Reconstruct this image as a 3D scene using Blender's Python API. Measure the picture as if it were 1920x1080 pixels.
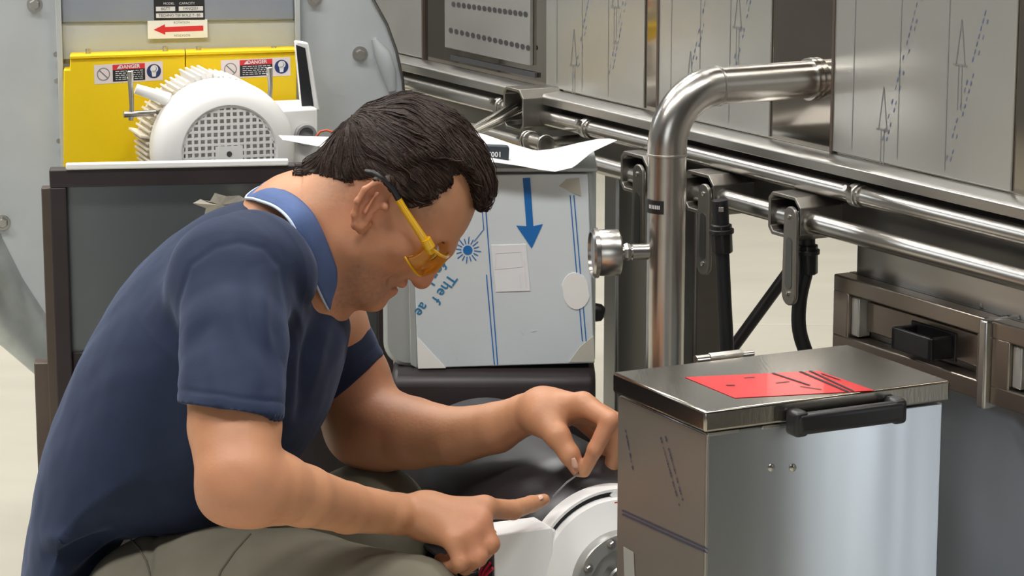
import bpy, bmesh, math, random
import numpy as np
from mathutils import Vector, Matrix
random.seed(4)
SC = bpy.context.scene
for o in list(bpy.data.objects): bpy.data.objects.remove(o)
# ---------------------------------------------------------------- camera
FPX = 5000.0                       # focal length in pixels of a 1920 px wide frame
PITCH = math.atan(1020.0/FPX)
CAM = Vector((0, 0, 1.43))
cd = bpy.data.cameras.new('camera'); co = bpy.data.objects.new('camera', cd); SC.collection.objects.link(co)
cd.sensor_width = 36; cd.lens = FPX/1920*36; cd.clip_start = .05; cd.clip_end = 60
co.location = CAM; co.rotation_euler = (math.pi/2-PITCH, 0, 0)
SC.camera = co
# ---------------------------------------------------------------- light
SC.view_settings.view_transform = 'Standard'; SC.view_settings.look = 'None'
SC.view_settings.gamma = 1; SC.view_settings.use_curve_mapping = False
SC.view_settings.exposure = EXPOSURE = 0.0
w = bpy.data.worlds.new('hall_air'); SC.world = w; w.use_nodes = True
w.node_tree.nodes['Background'].inputs[0].default_value = (.8, .85, 1, 1)
w.node_tree.nodes['Background'].inputs[1].default_value = .1
def area(name, loc, size, power, target, col=(1, 1, 1)):
    l = bpy.data.lights.new(name, 'AREA'); l.shape = 'RECTANGLE'; l.size, l.size_y = size; l.energy = power; l.color = col
    o = bpy.data.objects.new(name, l); SC.collection.objects.link(o); o.location = loc
    o.rotation_euler = (Vector(target)-Vector(loc)).to_track_quat('-Z', 'Y').to_euler()
    return o
# rows of hall lamps under the roof; added lights for the steel to reflect
for i, (x, y) in enumerate([(-3.2, 1.2), (-.9, 1.2), (1.5, 1.2), (-3.2, 4.2), (-.9, 4.2), (1.5, 4.2), (-3.2, 7.2), (-.9, 7.2), (1.5, 7.2)]):
    area('hall_lamp', (x, y, 4.6), (1.5, .5), 80, (x, y, 0), (1, .98, .94))
area('added_daylight', (5.8, -1.1, 1.7), (.8, 3.3), 75, (0, 2.5, 1.2), (.88, .95, 1))  # added light, set where the box front mirrors it; no door is built
area('added_daylight', (-1.5, -4.6, 2.3), (3.0, 2.4), 45, (0, 3, .8), (.95, .98, 1))  # added light behind the camera, an unseen opening for the steel to mirror
area('added_streak_light', (-5.8, 6.2, 3.2), (.5, 2.4), 30, (0, 3.2, .8), (.9, .96, 1))  # added light, meant to streak the lower panel; no window is built

# ---------------------------------------------------------------- helpers
def V(*a): return Vector(a)
def ray(px, py):
    r, u, f = (px-960)/FPX, (540-py)/FPX, 1.0
    return V(r, f*math.cos(PITCH)+u*math.sin(PITCH), -f*math.sin(PITCH)+u*math.cos(PITCH))
def atY(px, py, Y):
    d = ray(px, py); return CAM + d*((Y-CAM.y)/d.y)
def atZ(px, py, z):
    d = ray(px, py); return CAM + d*((z-CAM.z)/d.z)
class Fr:
    """A local frame: origin and three axes of unit length."""
    def __init__(s, o, ex, ey, ez): s.o, s.e = Vector(o), [Vector(ex).normalized(), Vector(ey).normalized(), Vector(ez).normalized()]
    def p(s, a, b, c): return s.o + s.e[0]*a + s.e[1]*b + s.e[2]*c
    def hit(s, px, py, c, ax=1):
        d = ray(px, py); n = s.e[ax]
        P = CAM + d*((c-(CAM-s.o).dot(n))/d.dot(n)) - s.o
        return [P.dot(e) for e in s.e]
def yawframe(o, ang):
    """ex to the right turned by ang away from the viewer, ey out of the front, ez up"""
    return Fr(o, (math.cos(ang), math.sin(ang), 0), (math.sin(ang), -math.cos(ang), 0), (0, 0, 1))
WORLD = Fr((0, 0, 0), (1, 0, 0), (0, 1, 0), (0, 0, 1))

class MB:
    def __init__(s): s.v, s.f = [], []
    def add(s, vs, fs):
        b = len(s.v); s.v += [Vector(x) for x in vs]; s.f += [[i+b for i in f] for f in fs]; return s
    def box(s, fr, a, b):
        (x0, y0, z0), (x1, y1, z1) = a, b
        P = [fr.p(x, y, z) for z in (z0, z1) for y in (y0, y1) for x in (x0, x1)]
        return s.add(P, [(0, 2, 3, 1), (4, 5, 7, 6), (0, 1, 5, 4), (2, 6, 7, 3), (0, 4, 6, 2), (1, 3, 7, 5)])
    def prism(s, bottom, top):
        n = len(bottom)
        return s.add(list(bottom)+list(top), [list(range(n))[::-1], list(range(n, 2*n))]+[(i, (i+1) % n, n+(i+1) % n, n+i) for i in range(n)])
    def plate(s, fr, pts, y0, y1):        # outline in the ex/ez plane, from y0 to y1 along ey
        return s.prism([fr.p(x, y0, z) for x, z in pts], [fr.p(x, y1, z) for x, z in pts])
    def tube(s, path, r, seg=16, caps=True, closed=False):
        path = [Vector(p) for p in path]; n = len(path); R = r if isinstance(r, (list, tuple)) else [r]*n
        t0 = (path[1]-path[0]).normalized(); up = V(0, 0, 1) if abs(t0.z) < .9 else V(1, 0, 0)
        nrm = (up - t0*up.dot(t0)).normalized(); rings = []; b = len(s.v)
        for i, p in enumerate(path):
            if closed: t = path[(i+1) % n]-path[i-1]
            else: t = path[min(i+1, n-1)]-path[max(i-1, 0)]
            t.normalize(); nrm = (nrm - t*nrm.dot(t)).normalized(); bn = t.cross(nrm)
            for k in range(seg):
                a = 2*math.pi*k/seg; s.v.append(p+(nrm*math.cos(a)+bn*math.sin(a))*R[i])
        m = n if closed else n-1
        for i in range(m):
            j = (i+1) % n
            for k in range(seg):
                q = (k+1) % seg; s.f.append([b+i*seg+k, b+i*seg+q, b+j*seg+q, b+j*seg+k])
        if caps and not closed: s.f += [[b+k for k in range(seg)][::-1], [b+(n-1)*seg+k for k in range(seg)]]
        return s
    def cyl(s, a, b, r, seg=20, r2=None): return s.tube([a, b], [r, r if r2 is None else r2], seg)
    def lathe(s, o, axis, prof, seg=48, close=True):     # prof: (distance along axis, radius)
        o, ax = Vector(o), Vector(axis).normalized(); up = V(0, 0, 1) if abs(ax.z) < .9 else V(1, 0, 0)
        e1 = (up-ax*up.dot(ax)).normalized(); e2 = ax.cross(e1); b = len(s.v); n = len(prof)
        for h, r in prof:
            for k in range(seg):
                a = 2*math.pi*k/seg; s.v.append(o+ax*h+(e1*math.cos(a)+e2*math.sin(a))*max(r, 1e-5))
        for i in range(n-1):
            for k in range(seg):
                q = (k+1) % seg; s.f.append([b+i*seg+k, b+i*seg+q, b+(i+1)*seg+q, b+(i+1)*seg+k])
        if close: s.f += [[b+k for k in range(seg)][::-1], [b+(n-1)*seg+k for k in range(seg)]]
        return s
    def hexnut(s, o, axis, r, h):
        s.lathe(o, axis, [(0, r*1.35), (h*.25, r*1.35)], 16); s.lathe(o, axis, [(h*.25, r), (h*.85, r), (h, r*.8)], 6); return s
    def sphere(s, c, r, seg=14):
        c = Vector(c); return s.lathe(c, (0, 0, 1), [(-r*math.cos(math.pi*i/10), r*math.sin(math.pi*i/10)) for i in range(11)], seg)
    def ring(s, fr, cx, cz, r0, r1, y, seg=40):       # flat ring in ex/ez plane
        b = len(s.v)
        for k in range(seg):
            a = 2*math.pi*k/seg
            for r in (r0, r1): s.v.append(fr.p(cx+r*math.cos(a), y, cz+r*math.sin(a)))
        for k in range(seg):
            q = (k+1) % seg; s.f.append([b+2*k, b+2*k+1, b+2*q+1, b+2*q])
        return s
    def poly(s, fr, pts, y): return s.add([fr.p(x, y, z) for x, z in pts], [list(range(len(pts)))])
    def disc(s, fr, cx, cz, r, y, seg=32): return s.poly(fr, [(cx+r*math.cos(2*math.pi*k/seg), cz+r*math.sin(2*math.pi*k/seg)) for k in range(seg)], y)
    def stroke(s, fr, p, q, w, y):
        p, q = Vector((p[0], p[1])), Vector((q[0], q[1])); d = (q-p).normalized(); n = Vector((-d.y, d.x))*w/2
        return s.poly(fr, [tuple(p-n), tuple(q-n), tuple(q+n), tuple(p+n)], y)
    def text(s, fr, txt, x, z, size, y, ang=0, mirror=1, bold=0):
        c = bpy.data.curves.new('t', 'FONT'); c.body = txt; c.size = size; c.align_x = 'CENTER'; c.align_y = 'CENTER'; c.resolution_u = 3; c.offset = bold
        o = bpy.data.objects.new('t', c); SC.collection.objects.link(o)
        dg = bpy.context.evaluated_depsgraph_get(); me = bpy.data.meshes.new_from_object(o.evaluated_get(dg))
        ca, sa = math.cos(ang), math.sin(ang)
        s.add([fr.p(x+(v.co.x*ca*mirror-v.co.y*sa), y, z+(v.co.x*sa*mirror+v.co.y*ca)) for v in me.vertices], [list(p.vertices) for p in me.polygons])
        bpy.data.objects.remove(o); bpy.data.curves.remove(c); bpy.data.meshes.remove(me); return s
def wpos(o):
    p = Vector((0, 0, 0))
    while o: p += o.location; o = o.parent
    return p
def props(o, label=None, cat=None, group=None, kind=None):
    for k, v in (('label', label), ('category', cat), ('group', group), ('kind', kind)):
        if v: o[k] = v
    return o
def empty(name, loc, label, cat, group=None):
    o = bpy.data.objects.new(name, None); SC.collection.objects.link(o); o.location = loc; o.empty_display_size = .05
    return props(o, label, cat, group)
def ob(name, mb, m, parent=None, bev=0, smooth=False, solid=0, origin=None, label=None, bseg=2):
    me = bpy.data.meshes.new(name); base = wpos(parent) if parent else Vector((0, 0, 0))
    if parent is None:
        xs = np.array([tuple(v) for v in mb.v]); lo, hi = xs.min(0), xs.max(0)
        origin = Vector(((lo[0]+hi[0])/2, (lo[1]+hi[1])/2, lo[2])) if origin is None else origin
        sub = origin
    else: sub = base
    me.from_pydata([v-sub for v in mb.v], [], mb.f); me.update()
    bm = bmesh.new(); bm.from_mesh(me); bmesh.ops.recalc_face_normals(bm, faces=bm.faces) if not getattr(mb, 'flat', False) else None
    bm.to_mesh(me); bm.free()
    if m: me.materials.append(m)
    o = bpy.data.objects.new(name, me); SC.collection.objects.link(o)
    if parent is None: o.location = sub
    else: o.parent = parent
    if solid: md = o.modifiers.new('thick', 'SOLIDIFY'); md.thickness = solid; md.offset = 0
    if bev: md = o.modifiers.new('round', 'BEVEL'); md.width = bev; md.segments = bseg; md.limit_method = 'ANGLE'; md.angle_limit = math.radians(40)
    if smooth or bev:
        me.polygons.foreach_set('use_smooth', [True]*len(me.polygons))
        try: me.set_sharp_from_angle(angle=math.radians(38))
        except Exception: pass
    if label: o['label'] = label
    return o
def decal(name, mb, m, parent, label=None):
    """flat print lying on a surface; faces turned to whichever side they lie on"""
    mb.flat = True; return ob(name, mb, m, parent, label=label)

# ---------------------------------------------------------------- materials
MATS = {}
def lin(c):
    return tuple(((x/255)/12.92 if x/255 <= .04045 else ((x/255+.055)/1.055)**2.4) for x in c)
def mat(name, rgb, rough=.5, metal=0.0, var=.06, scale=6.0, stretch=(1, 1, 1), bump=0.0, bscale=60.0, bstretch=(1, 1, 1), rvar=0.0, spec=.5, coat=0.0, aniso=0.0, sss=0.0, arot=0.0, trans=0.0):
    if name in MATS: return MATS[name]
    m = bpy.data.materials.new(name); m.use_nodes = True; nt = m.node_tree; b = nt.nodes['Principled BSDF']
    c = lin(rgb); N = lambda t: nt.nodes.new(t); L = nt.links.new
    tc = N('ShaderNodeTexCoord'); mp = N('ShaderNodeMapping'); mp.inputs['Scale'].default_value = stretch; L(tc.outputs['Object'], mp.inputs['Vector'])
    nz = N('ShaderNodeTexNoise'); nz.inputs['Scale'].default_value = scale; nz.inputs['Detail'].default_value = 5; L(mp.outputs[0], nz.inputs['Vector'])
    cr = N('ShaderNodeValToRGB'); cr.color_ramp.elements[0].position = .3; cr.color_ramp.elements[1].position = .7
    cr.color_ramp.elements[0].color = tuple(x*(1-var) for x in c)+(1,); cr.color_ramp.elements[1].color = tuple(min(1, x*(1+var)) for x in c)+(1,)
    L(nz.outputs[0], cr.inputs[0]); L(cr.outputs[0], b.inputs['Base Color'])
    b.inputs['Roughness'].default_value = rough; b.inputs['Metallic'].default_value = metal; b.inputs['Specular IOR Level'].default_value = spec
    b.inputs['Coat Weight'].default_value = coat
    if trans: b.inputs['Transmission Weight'].default_value = trans
    if sss: b.inputs['Subsurface Weight'].default_value = sss; b.inputs['Subsurface Radius'].default_value = (.012, .005, .003); b.inputs['Subsurface Scale'].default_value = 1
    if rvar:
        mr = N('ShaderNodeMapRange'); mr.inputs['To Min'].default_value = rough-rvar; mr.inputs['To Max'].default_value = rough+rvar; L(nz.outputs[0], mr.inputs[0]); L(mr.outputs[0], b.inputs['Roughness'])
    if bump:
        mp2 = N('ShaderNodeMapping'); mp2.inputs['Scale'].default_value = bstretch; L(tc.outputs['Object'], mp2.inputs['Vector'])
        n2 = N('ShaderNodeTexNoise'); n2.inputs['Scale'].default_value = bscale; n2.inputs['Detail'].default_value = 3; L(mp2.outputs[0], n2.inputs['Vector'])
        bp = N('ShaderNodeBump'); bp.inputs['Strength'].default_value = bump; bp.inputs['Distance'].default_value = .002; L(n2.outputs[0], bp.inputs['Height']); L(bp.outputs[0], b.inputs['Normal'])
    if aniso:
        b.inputs['Anisotropic'].default_value = aniso; tg = N('ShaderNodeTangent'); tg.direction_type = 'RADIAL'; tg.axis = 'Z'; L(tg.outputs[0], b.inputs['Tangent']); b.inputs['Anisotropic Rotation'].default_value = arot
    MATS[name] = m; return m
STEEL = mat('brushed_stainless', (190, 187, 182), .32, 1, .05, 3, (1, 1, 8), .05, 90, (1, 1, 6), .05)
STEELD = mat('dark_stainless', (122, 120, 118), .34, 1, .1, 5, (1, 1, 3), .08, 30)
POLISH = mat('polished_pipe', (196, 192, 186), .27, 1, .04, 5, (1, 1, 6), .03, 40)
CAST = mat('cast_bracket_steel', (150, 146, 140), .42, 1, .08, 30)
FILM = mat('film_coated_steel', (186, 185, 180), .24, .55, .05, 3, (1, 1, .5), .04, 14, (1, 1, .4))
BARE = mat('bare_steel_strip', (158, 150, 140), .08, .95, .06, 4, (1, 1, 4))
GALV = mat('galvanized_grey', (192, 197, 200), .5, .0, .05, 12, bump=.05, bscale=120)
GALVB = mat('galvanized_band', (196, 202, 200), .42, .6, .25, 12, (1, 1, 1), .9, 14, (1, 1, 1))
YELLOW = mat('yellow_paint', (252, 214, 0), .42, 0, .05, 5)
WHITE = mat('white_motor_paint', (247, 246, 244), .35, 0, .02, 8)
WHITEP = mat('white_sheet', (251, 251, 250), .5, 0, .01, 8)
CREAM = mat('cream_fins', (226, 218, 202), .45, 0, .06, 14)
DARKFR = mat('dark_frame_paint', (52, 45, 46), .42, .1, .08, 12, rvar=.06)
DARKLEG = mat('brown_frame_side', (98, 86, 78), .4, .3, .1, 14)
MIRROR = mat('grey_reflective_sheet', (132, 138, 140), .3, .8, .07, 3, bump=.05, bscale=8)
BLACK = mat('black_plastic', (30, 29, 31), .38, 0, .1, 20)
RUBBER = mat('black_rubber', (26, 26, 30), .5, 0, .1, 30)
DARKM = mat('dark_motor_paint', (52, 50, 52), .34, .2, .08, 10)
RED = mat('red_print', (226, 52, 56), .45, 0, .04, 10)
REDW = mat('red_wire', (196, 40, 70), .35, 0, .05, 10)
ORANGE = mat('orange_wire', (214, 96, 60), .4, 0, .05, 10)
BLUE = mat('blue_print', (24, 116, 196), .45, 0, .05, 10)
BLUED = mat('faint_blue_print', (104, 116, 148), .5, 0, .1, 40)
GREYP = mat('faint_grey_print', (128, 130, 128), .5, 0, .1, 40)
INK = mat('black_print', (34, 36, 40), .5, 0, .05, 10)
NAVYP = mat('navy_print', (32, 52, 110), .45, 0, .05, 10)
WPRINT = mat('white_print', (232, 232, 234), .5, 0, .01, 10)
PINKP = mat('white_label', (238, 226, 226), .45, 0, .01, 10)
HOLE = mat('hole_dark', (70, 70, 72), .7, 0, .1, 20)
FLOORM = mat('pale_concrete', (192, 187, 172), .55, 0, .06, 2.2, (1, 2.5, 1), .06, 60, rvar=.08)
WALLM = mat('hall_wall_paint', (112, 113, 114), .8, 0, .05, 2)
CEILM = mat('hall_roof_sheet', (84, 84, 84), .8, 0, .08, 2)
# ---------------------------------------------------------------- room
ROOM = (-6, 6, -5, 12, 5.0)
fl = MB().box(WORLD, (ROOM[0], ROOM[2], -.2), (ROOM[1], ROOM[3], -.02)); floor = ob('floor', fl, mat('joint_grey', (120, 116, 104), .8)); floor['kind'] = 'structure'
y0s = [-5, -2.45, .55, 3.55, 6.55, 9.55, 12]; x0s = [-6, -3.4, -.2, 2.9, 6]
for i in range(4):
    for j in range(6):
        g = .004
        ob('slab', MB().box(WORLD, (x0s[i]+g, y0s[j]+g, -.02), (x0s[i+1]-g, y0s[j+1]-g, 0)), FLOORM, floor, bev=.003)
for nm, a, b, m in (('wall_back', (-6, 12, 0), (6, 12.2, 5), WALLM), ('wall_front', (-6, -5.2, 0), (6, -5, 5), WALLM),
                    ('wall_left', (-6.2, -5, 0), (-6, 12, 5), WALLM), ('wall_right', (6, -5, 0), (6.2, 12, 5), WALLM), ('ceiling', (-6, -5, 5), (6, 12, 5.2), CEILM)):
    ob(nm, MB().box(WORLD, a, b), m)['kind'] = 'structure'

# ---------------------------------------------------------------- long stainless machine
MA = math.radians(28.4)
P0 = atY(1525, 145, 3.19)
MF = Fr((P0.x, P0.y, 0), (math.sin(MA), -math.cos(MA), 0), (-math.cos(MA), -math.sin(MA), 0), (0, 0, 1))
hs = lambda px, py, out=0.0: MF.hit(px, py, out)[0]
hz = lambda px, py, out=0.0: MF.hit(px, py, out)[2]
S0, S1 = -2.3, 1.0
zw = hz(1440, 258, 0); zr = hz(1440, 277, .035); zf = hz(1440, 298, .035)
zt1 = hz(1440, 324, .03); zt2 = hz(1530, 419, .05)
mach = empty('stainless_tunnel_machine', (MF.p(0, -.4, 0).x, MF.p(0, -.4, 0).y, 0), 'long stainless steel machine wall with ledge and tube rails running behind the pipe', 'machine')
def mo(name, mb, m, **k): return ob(name, mb, m, mach, **k)
mo('body', MB().box(MF, (S0, -.8, zf-.01), (S1, -.004, 1.62)), BARE, bev=.003)
mo('body_strip', MB().box(MF, (S0, -.006, zw), (S1, 0, 1.62)), BARE)
# film coated panels
pan = [(560, 797), (1027, 1210), (1238, 1447), (1567, 1906)]
for k, (a, b) in enumerate(pan):
    sa, sb = hs(a, 150), hs(b, 150)
    p = mo('film_panel', MB().box(MF, (sa, 0, zw+.002), (sb, .003, 1.61)), FILM, bev=.001)
    pr = MB(); fine = MB(); yv = .0035; wd = sb-sa
    rnd = random.Random(k+3)
    n = 3
    for i in range(n):
        sx = sa+wd*(.12+.8*i/n); fine.stroke(MF, (sx, zw+.01), (sx+rnd.uniform(-.004, .004), 1.6), .0011, yv)
    for i in range(1 if k < 1 else 2):           # rows of tiny slanting print
        sx = sa+wd*(.30+.36*i); z = zw+.015+.05*rnd.random()
        for j in range(28):
            zz = z+j*.0088
            if rnd.random() < .72: pr.stroke(MF, (sx+j*.0031, zz), (sx+j*.0031+.0022, zz+.0058), rnd.uniform(.0008, .0019), yv)
            if rnd.random() < .5: pr.stroke(MF, (sx+.0075+j*.0031, zz), (sx+.0075+j*.0031+.0018, zz+.005), rnd.uniform(.0009, .002), yv)
    for i in range(2):                            # thin drawn arrows
        sx = sa+wd*(.3+.42*i); z = zw+.04+.09*i
        fine.stroke(MF, (sx-.008, z), (sx, z+.05), .0012, yv); fine.stroke(MF, (sx+.008, z), (sx, z+.05), .0012, yv); fine.stroke(MF, (sx-.012, z), (sx+.012, z), .002, yv)
        fine.stroke(MF, (sx-.003, z), (sx-.003, z-.05), .001, yv); fine.stroke(MF, (sx+.003, z), (sx+.003, z-.05), .001, yv)
    decal('film_print', pr, BLUED, p)['kind'] = 'stuff'; decal('film_lines', fine, GREYP, p)
for px in (1237, 1566, 797):
    s = hs(px, 150); mo('seam_strip', MB().box(MF, (s-.0022, 0, zw), (s+.0022, .0045, 1.61)), DARKLEG)
# perforated plate and dark slot beneath
pa, pb = hs(840, 60), hs(1000, 60)
plate = mo('perforated_plate', MB().box(MF, (pa, 0, hz(900, 103, .006)), (pb, .006, 1.61)), FILM, bev=.001)
hm = MB()
for row, (xa, ya, xb, yb) in enumerate(((850, 8, 985, 27), (845, 57, 990, 90), (850, -40, 985, -30))):
    for i in range(15):
        t = i/14; s, _, z = MF.hit(xa+(xb-xa)*t, ya+(yb-ya)*t, .0065)
        hm.poly(MF, [(s+.0055*math.cos(a)*1.2, z+.0042*math.sin(a)) for a in [k*math.pi/5 for k in range(10)]], .0064)
o = decal('perforations', hm, HOLE, plate); o['kind'] = 'stuff'
sl = MB(); q = [MF.hit(845, 103, .004), MF.hit(1004, 137, .004), MF.hit(1004, 146, .004), MF.hit(845, 112, .004)]
mo('slot', MB().plate(MF, [(a[0], a[2]) for a in q], .001, .005), HOLE)
# ledge: sloped top, ridge, upright face
L = lambda o, z, s: MF.p(s, o, z)
def profile(name, pts, m, s0=S0, s1=S1, **k):
    return mo(name, MB().prism([MF.p(s0, o, z) for o, z in pts], [MF.p(s1, o, z) for o, z in pts]), m, **k)
profile('ledge', [(0, zw), (.031, zr+.001), (.035, zr-.002), (.035, zf), (.031, zf), (.031, zr-.006), (0, zw-.006)], STEEL, bev=.0012)
profile('channel_beam', [(-.03, zf), (.006, zf), (.006, zt2-.004), (.0, zt2-.02), (-.03, zt2-.02)], STEELD, bev=.002)
for nm, z, o, r in (('rail_tube', zt1, .03, .0108), ('rail_tube', zt2, .05, .0118)):
    mo(nm, MB().cyl(MF.p(S0, o, z), MF.p(S1, o, z), r, 28), POLISH, smooth=True)
def clamp(px, py, z, o, r):
    s = hs(px, py, o); c = mo('clamp_ring', MB().cyl(MF.p(s-.006, o, z), MF.p(s+.006, o, z), r+.003, 28), STEEL, bev=.0015)
    ob('clamp_bolt', MB().cyl(MF.p(s, o+r-.002, z+.006), MF.p(s, o+r+.008, z+.01), .004, 8), POLISH, c)
    ob('clamp_ring_edge', MB().cyl(MF.p(s+.010, o, z), MF.p(s+.014, o, z), r+.002, 28), POLISH, c, smooth=True)
for px, py in ((940, 188), (1102, 238), (1608, 375)): clamp(px, py, zt1, .03, .0108)
clamp(1512, 412, zt2, .05, .0118); clamp(1350, 370, zt2, .05, .0118)
def bracket(px, py, o0=.0, o1=.066, w=.034, h=.026, lever=True, ll=.17):
    s, _, z = MF.hit(px, py, o1)
    oc = lambda a, b, c: [(s-a+c, z-b), (s+a-c, z-b), (s+a, z-b+c), (s+a, z+b-c*1.5), (s+a-c*1.5, z+b), (s-a+c, z+b), (s-a, z+b-c), (s-a, z-b+c)]
    O, I = oc(w, h, .008), oc(w-.0045, h-.0045, .006)
    m = MB(); n = 8
    vs = [MF.p(a, o1, b) for a, b in O]+[MF.p(a, o1, b) for a, b in I]+[MF.p(a, o0, b) for a, b in O]+[MF.p(a, o0+.01, b) for a, b in I]
    fs = [(i, (i+1) % n, n+(i+1) % n, n+i) for i in range(n)]+[(i, 2*n+i, 2*n+(i+1) % n, (i+1) % n) for i in range(n)]
    fs += [(n+i, n+(i+1) % n, 3*n+(i+1) % n, 3*n+i) for i in range(n)]+[list(range(3*n, 4*n)), list(range(2*n, 3*n))[::-1]]
    b = mo('cast_bracket', m.add(vs, fs), CAST, bev=.001)
    ob('bracket_recess', MB().plate(MF, [(a, c) for a, c in oc(w-.009, h-.009, .004)], o0+.008, o0+.013), HOLE, b)
    if lever: lever_plate(s+w-.006, z+.004, o1+.006, ll)
def lever_plate(s, z, o, ll):
    w1, w2 = .0125, .0145; pts = []
    for i in range(9): a = math.pi*i/8; pts.append((s+w1*math.cos(a), z+w1*math.sin(a)))
    for i in range(9): a = math.pi+math.pi*i/8; pts.append((s+w2*math.cos(a), z-ll+w2*math.sin(a)))
    lv = mo('lever_plate', MB().plate(MF, pts, o, o+.005), CAST, bev=.0012)
    ins = []
    for i in range(9): a = math.pi*i/8; ins.append((s+.006*math.cos(a), z-.03+.006*math.sin(a)))
    for i in range(9): a = math.pi+math.pi*i/8; ins.append((s+.007*math.cos(a), z-ll+.012+.007*math.sin(a)))
    ob('slot', MB().plate(MF, ins, o+.003, o+.0056), STEELD, lv)
    for zz in (z, z-ll): ob('rivet', MB().lathe(MF.p(s, o+.004, zz), MF.e[1], [(0, .0035), (.0025, .003), (.0035, .001)], 12), POLISH, lv)
bracket(1470, 405, ll=.092); bracket(1188, 325, ll=.098); bracket(1310, 362, ll=.088)
bracket(962, 205, lever=False, w=.03, h=.03)
# braces that slope out of the far bracket
for d in (0, 1):
    a = MF.p(*MF.hit(985-14*d, 203-8*d, .04)); b = atY(886+2*d, 251-9*d, a.y-.10)
    mo('brace_bar', MB().cyl(a, b, .0055, 14), POLISH, smooth=True)
mo('end_plate', MB().box(MF, (hs(640, 300), -.03, hz(1110, 318)), (hs(1112, 300), -.002, zt2)), STEELD)
# coupling on the lower rail, polished
s, _, z = MF.hit(990, 262, .07)
cp = mo('coupling', MB().cyl(MF.p(s, .07, z), MF.p(s+.052, .07, z), .0095, 24), POLISH, smooth=True)
for d in (0, .008, .05): ob('coupling_flange', MB().cyl(MF.p(s+d-.002, .07, z), MF.p(s+d+.002, .07, z), .0135, 24), POLISH, cp, bev=.0008)
ob('coupling_stem', MB().cyl(MF.p(s+.026, .07, z), MF.p(s+.026, 0, z), .006, 12), STEEL, cp, smooth=True)
# square legs under the rails
def leg(pxl, pxr, py, o):
    s, _, _ = MF.hit(pxl, py, o)
    mo('leg', MB().box(MF, (s-.034, o-.042, 0), (s, o, hz(pxl, 285, o))), STEELD, bev=.003)
s1 = MF.hit(1157, 400, .04)[0]
mo('leg', MB().box(MF, (s1-.036, -.012, 0), (s1, .04, zt2-.008)), mat('leg_stainless', (168, 168, 166), .36, 1, .06, 5), bev=.004)
s2 = MF.hit(1215, 450, .02)[0]
mo('leg', MB().cyl(MF.p(s2, 0, 0), MF.p(s2, 0, zt2-.01), .017, 24), STEELD, smooth=True)
s3 = MF.hit(1303, 500, .03)[0]
mo('leg', MB().box(MF, (s3-.03, -.02, 0), (s3, .03, zt2-.008)), STEELD, bev=.004)
a, b = atY(1482, 505, 3.22), atY(1372, 655, 3.30)
mo('brace_bar', MB().cyl(a+(a-b)*.3, b+(b-a)*.6, .0078, 18), DARKM, smooth=True)
# drawer section on the near end
OF = .035
sl0 = hs(1563, 515, OF); zt = hz(1563, 513, OF); zb = hz(1567, 660, OF); sdv = hs(1849, 680, OF)
mo('drawer_carcass', MB().box(MF, (sl0+.002, -.5, .12), (S1, .004, zt2-.02)), STEEL, bev=.002)
LOWER = mat('brushed_lower_panel', (176, 182, 190), .42, 1, .05, 3, aniso=.9, arot=.25)
mo('lower_panel', MB().box(MF, (sl0+.004, .004, .125), (S1, .010, zb-.004)), LOWER, bev=.002)
mo('carcass_foot', MB().box(MF, (sl0+.05, -.45, 0), (S1-.05, -.03, .12)), STEELD)
for px in (1838, 1908):
    s, _, z = MF.hit(px, 573 if px < 1900 else 596, .006); mo('screw', MB().lathe(MF.p(s, .003, z), MF.e[1], [(0, .003), (.002, .003), (.003, .001)], 10), POLISH)
WARM = mat('warm_stainless', (158, 148, 138), .34, 1, .06, 5)
def drawer(s0, s1):
    d = ob('drawer', MB().box(MF, (s0, .004, zb), (s1, .012, zt)), STEELD, mach)
    t = .013
    for a, b in (((s0, .012, zt-.02), (s1, OF, zt)), ((s0, .012, zb), (s1, OF, zb+.022)), ((s0, .012, zb+.02), (s0+.03, OF, zt-.018)), ((s1-.012, .012, zb+.02), (s1, OF, zt-.018))):
        ob('frame_rail', MB().box(MF, a, b), WARM, d, bev=.002)
    ob('face_panel', MB().box(MF, (s0+.045, .012, zb+.03), (s1-.02, .018, zt-.026)), WARM, d, bev=.002)
    ob('hinge_tab', MB().box(MF, (s0+.03, .012, zb+.024), (s0+.045, .03, zt-.022)), FILM, d, bev=.002)
    return d
d1 = drawer(sl0, sdv-.006)
hl = MF.hit(1668, 640, .052); hr = MF.hit(1706, 650, .052); zc = hz(1690, 640, .052)
hd = MB(); ha, hb = hl[0], hl[0]+.075; hh = .0125
hd.box(MF, (ha, .016, zc-hh), (ha+.008, .05, zc+hh)); hd.box(MF, (hb-.008, .016, zc-hh), (hb, .05, zc+hh)); hd.box(MF, (ha, .044, zc-hh), (hb, .05, zc+hh)); hd.box(MF, (ha-.004, .016, zc-hh-.004), (hb+.004, .02, zc+hh+.004))
ob('handle', hd, BLACK, d1, bev=.0015, label='black pull handle')
mo('divider_post', MB().box(MF, (sdv-.006, .004, zb-.006), (sdv+.008, OF+.008, zt)), STEEL, bev=.003)
d2 = drawer(sdv+.008, S1-.02)
h2 = MB(); ha = sdv+.1; hb = ha+.075
h2.box(MF, (ha, .016, zc-hh), (ha+.008, .05, zc+hh)); h2.box(MF, (hb-.008, .016, zc-hh), (hb, .05, zc+hh)); h2.box(MF, (ha, .044, zc-hh), (hb, .05, zc+hh))
ob('handle', h2, BLACK, d2, bev=.0015)

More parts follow.
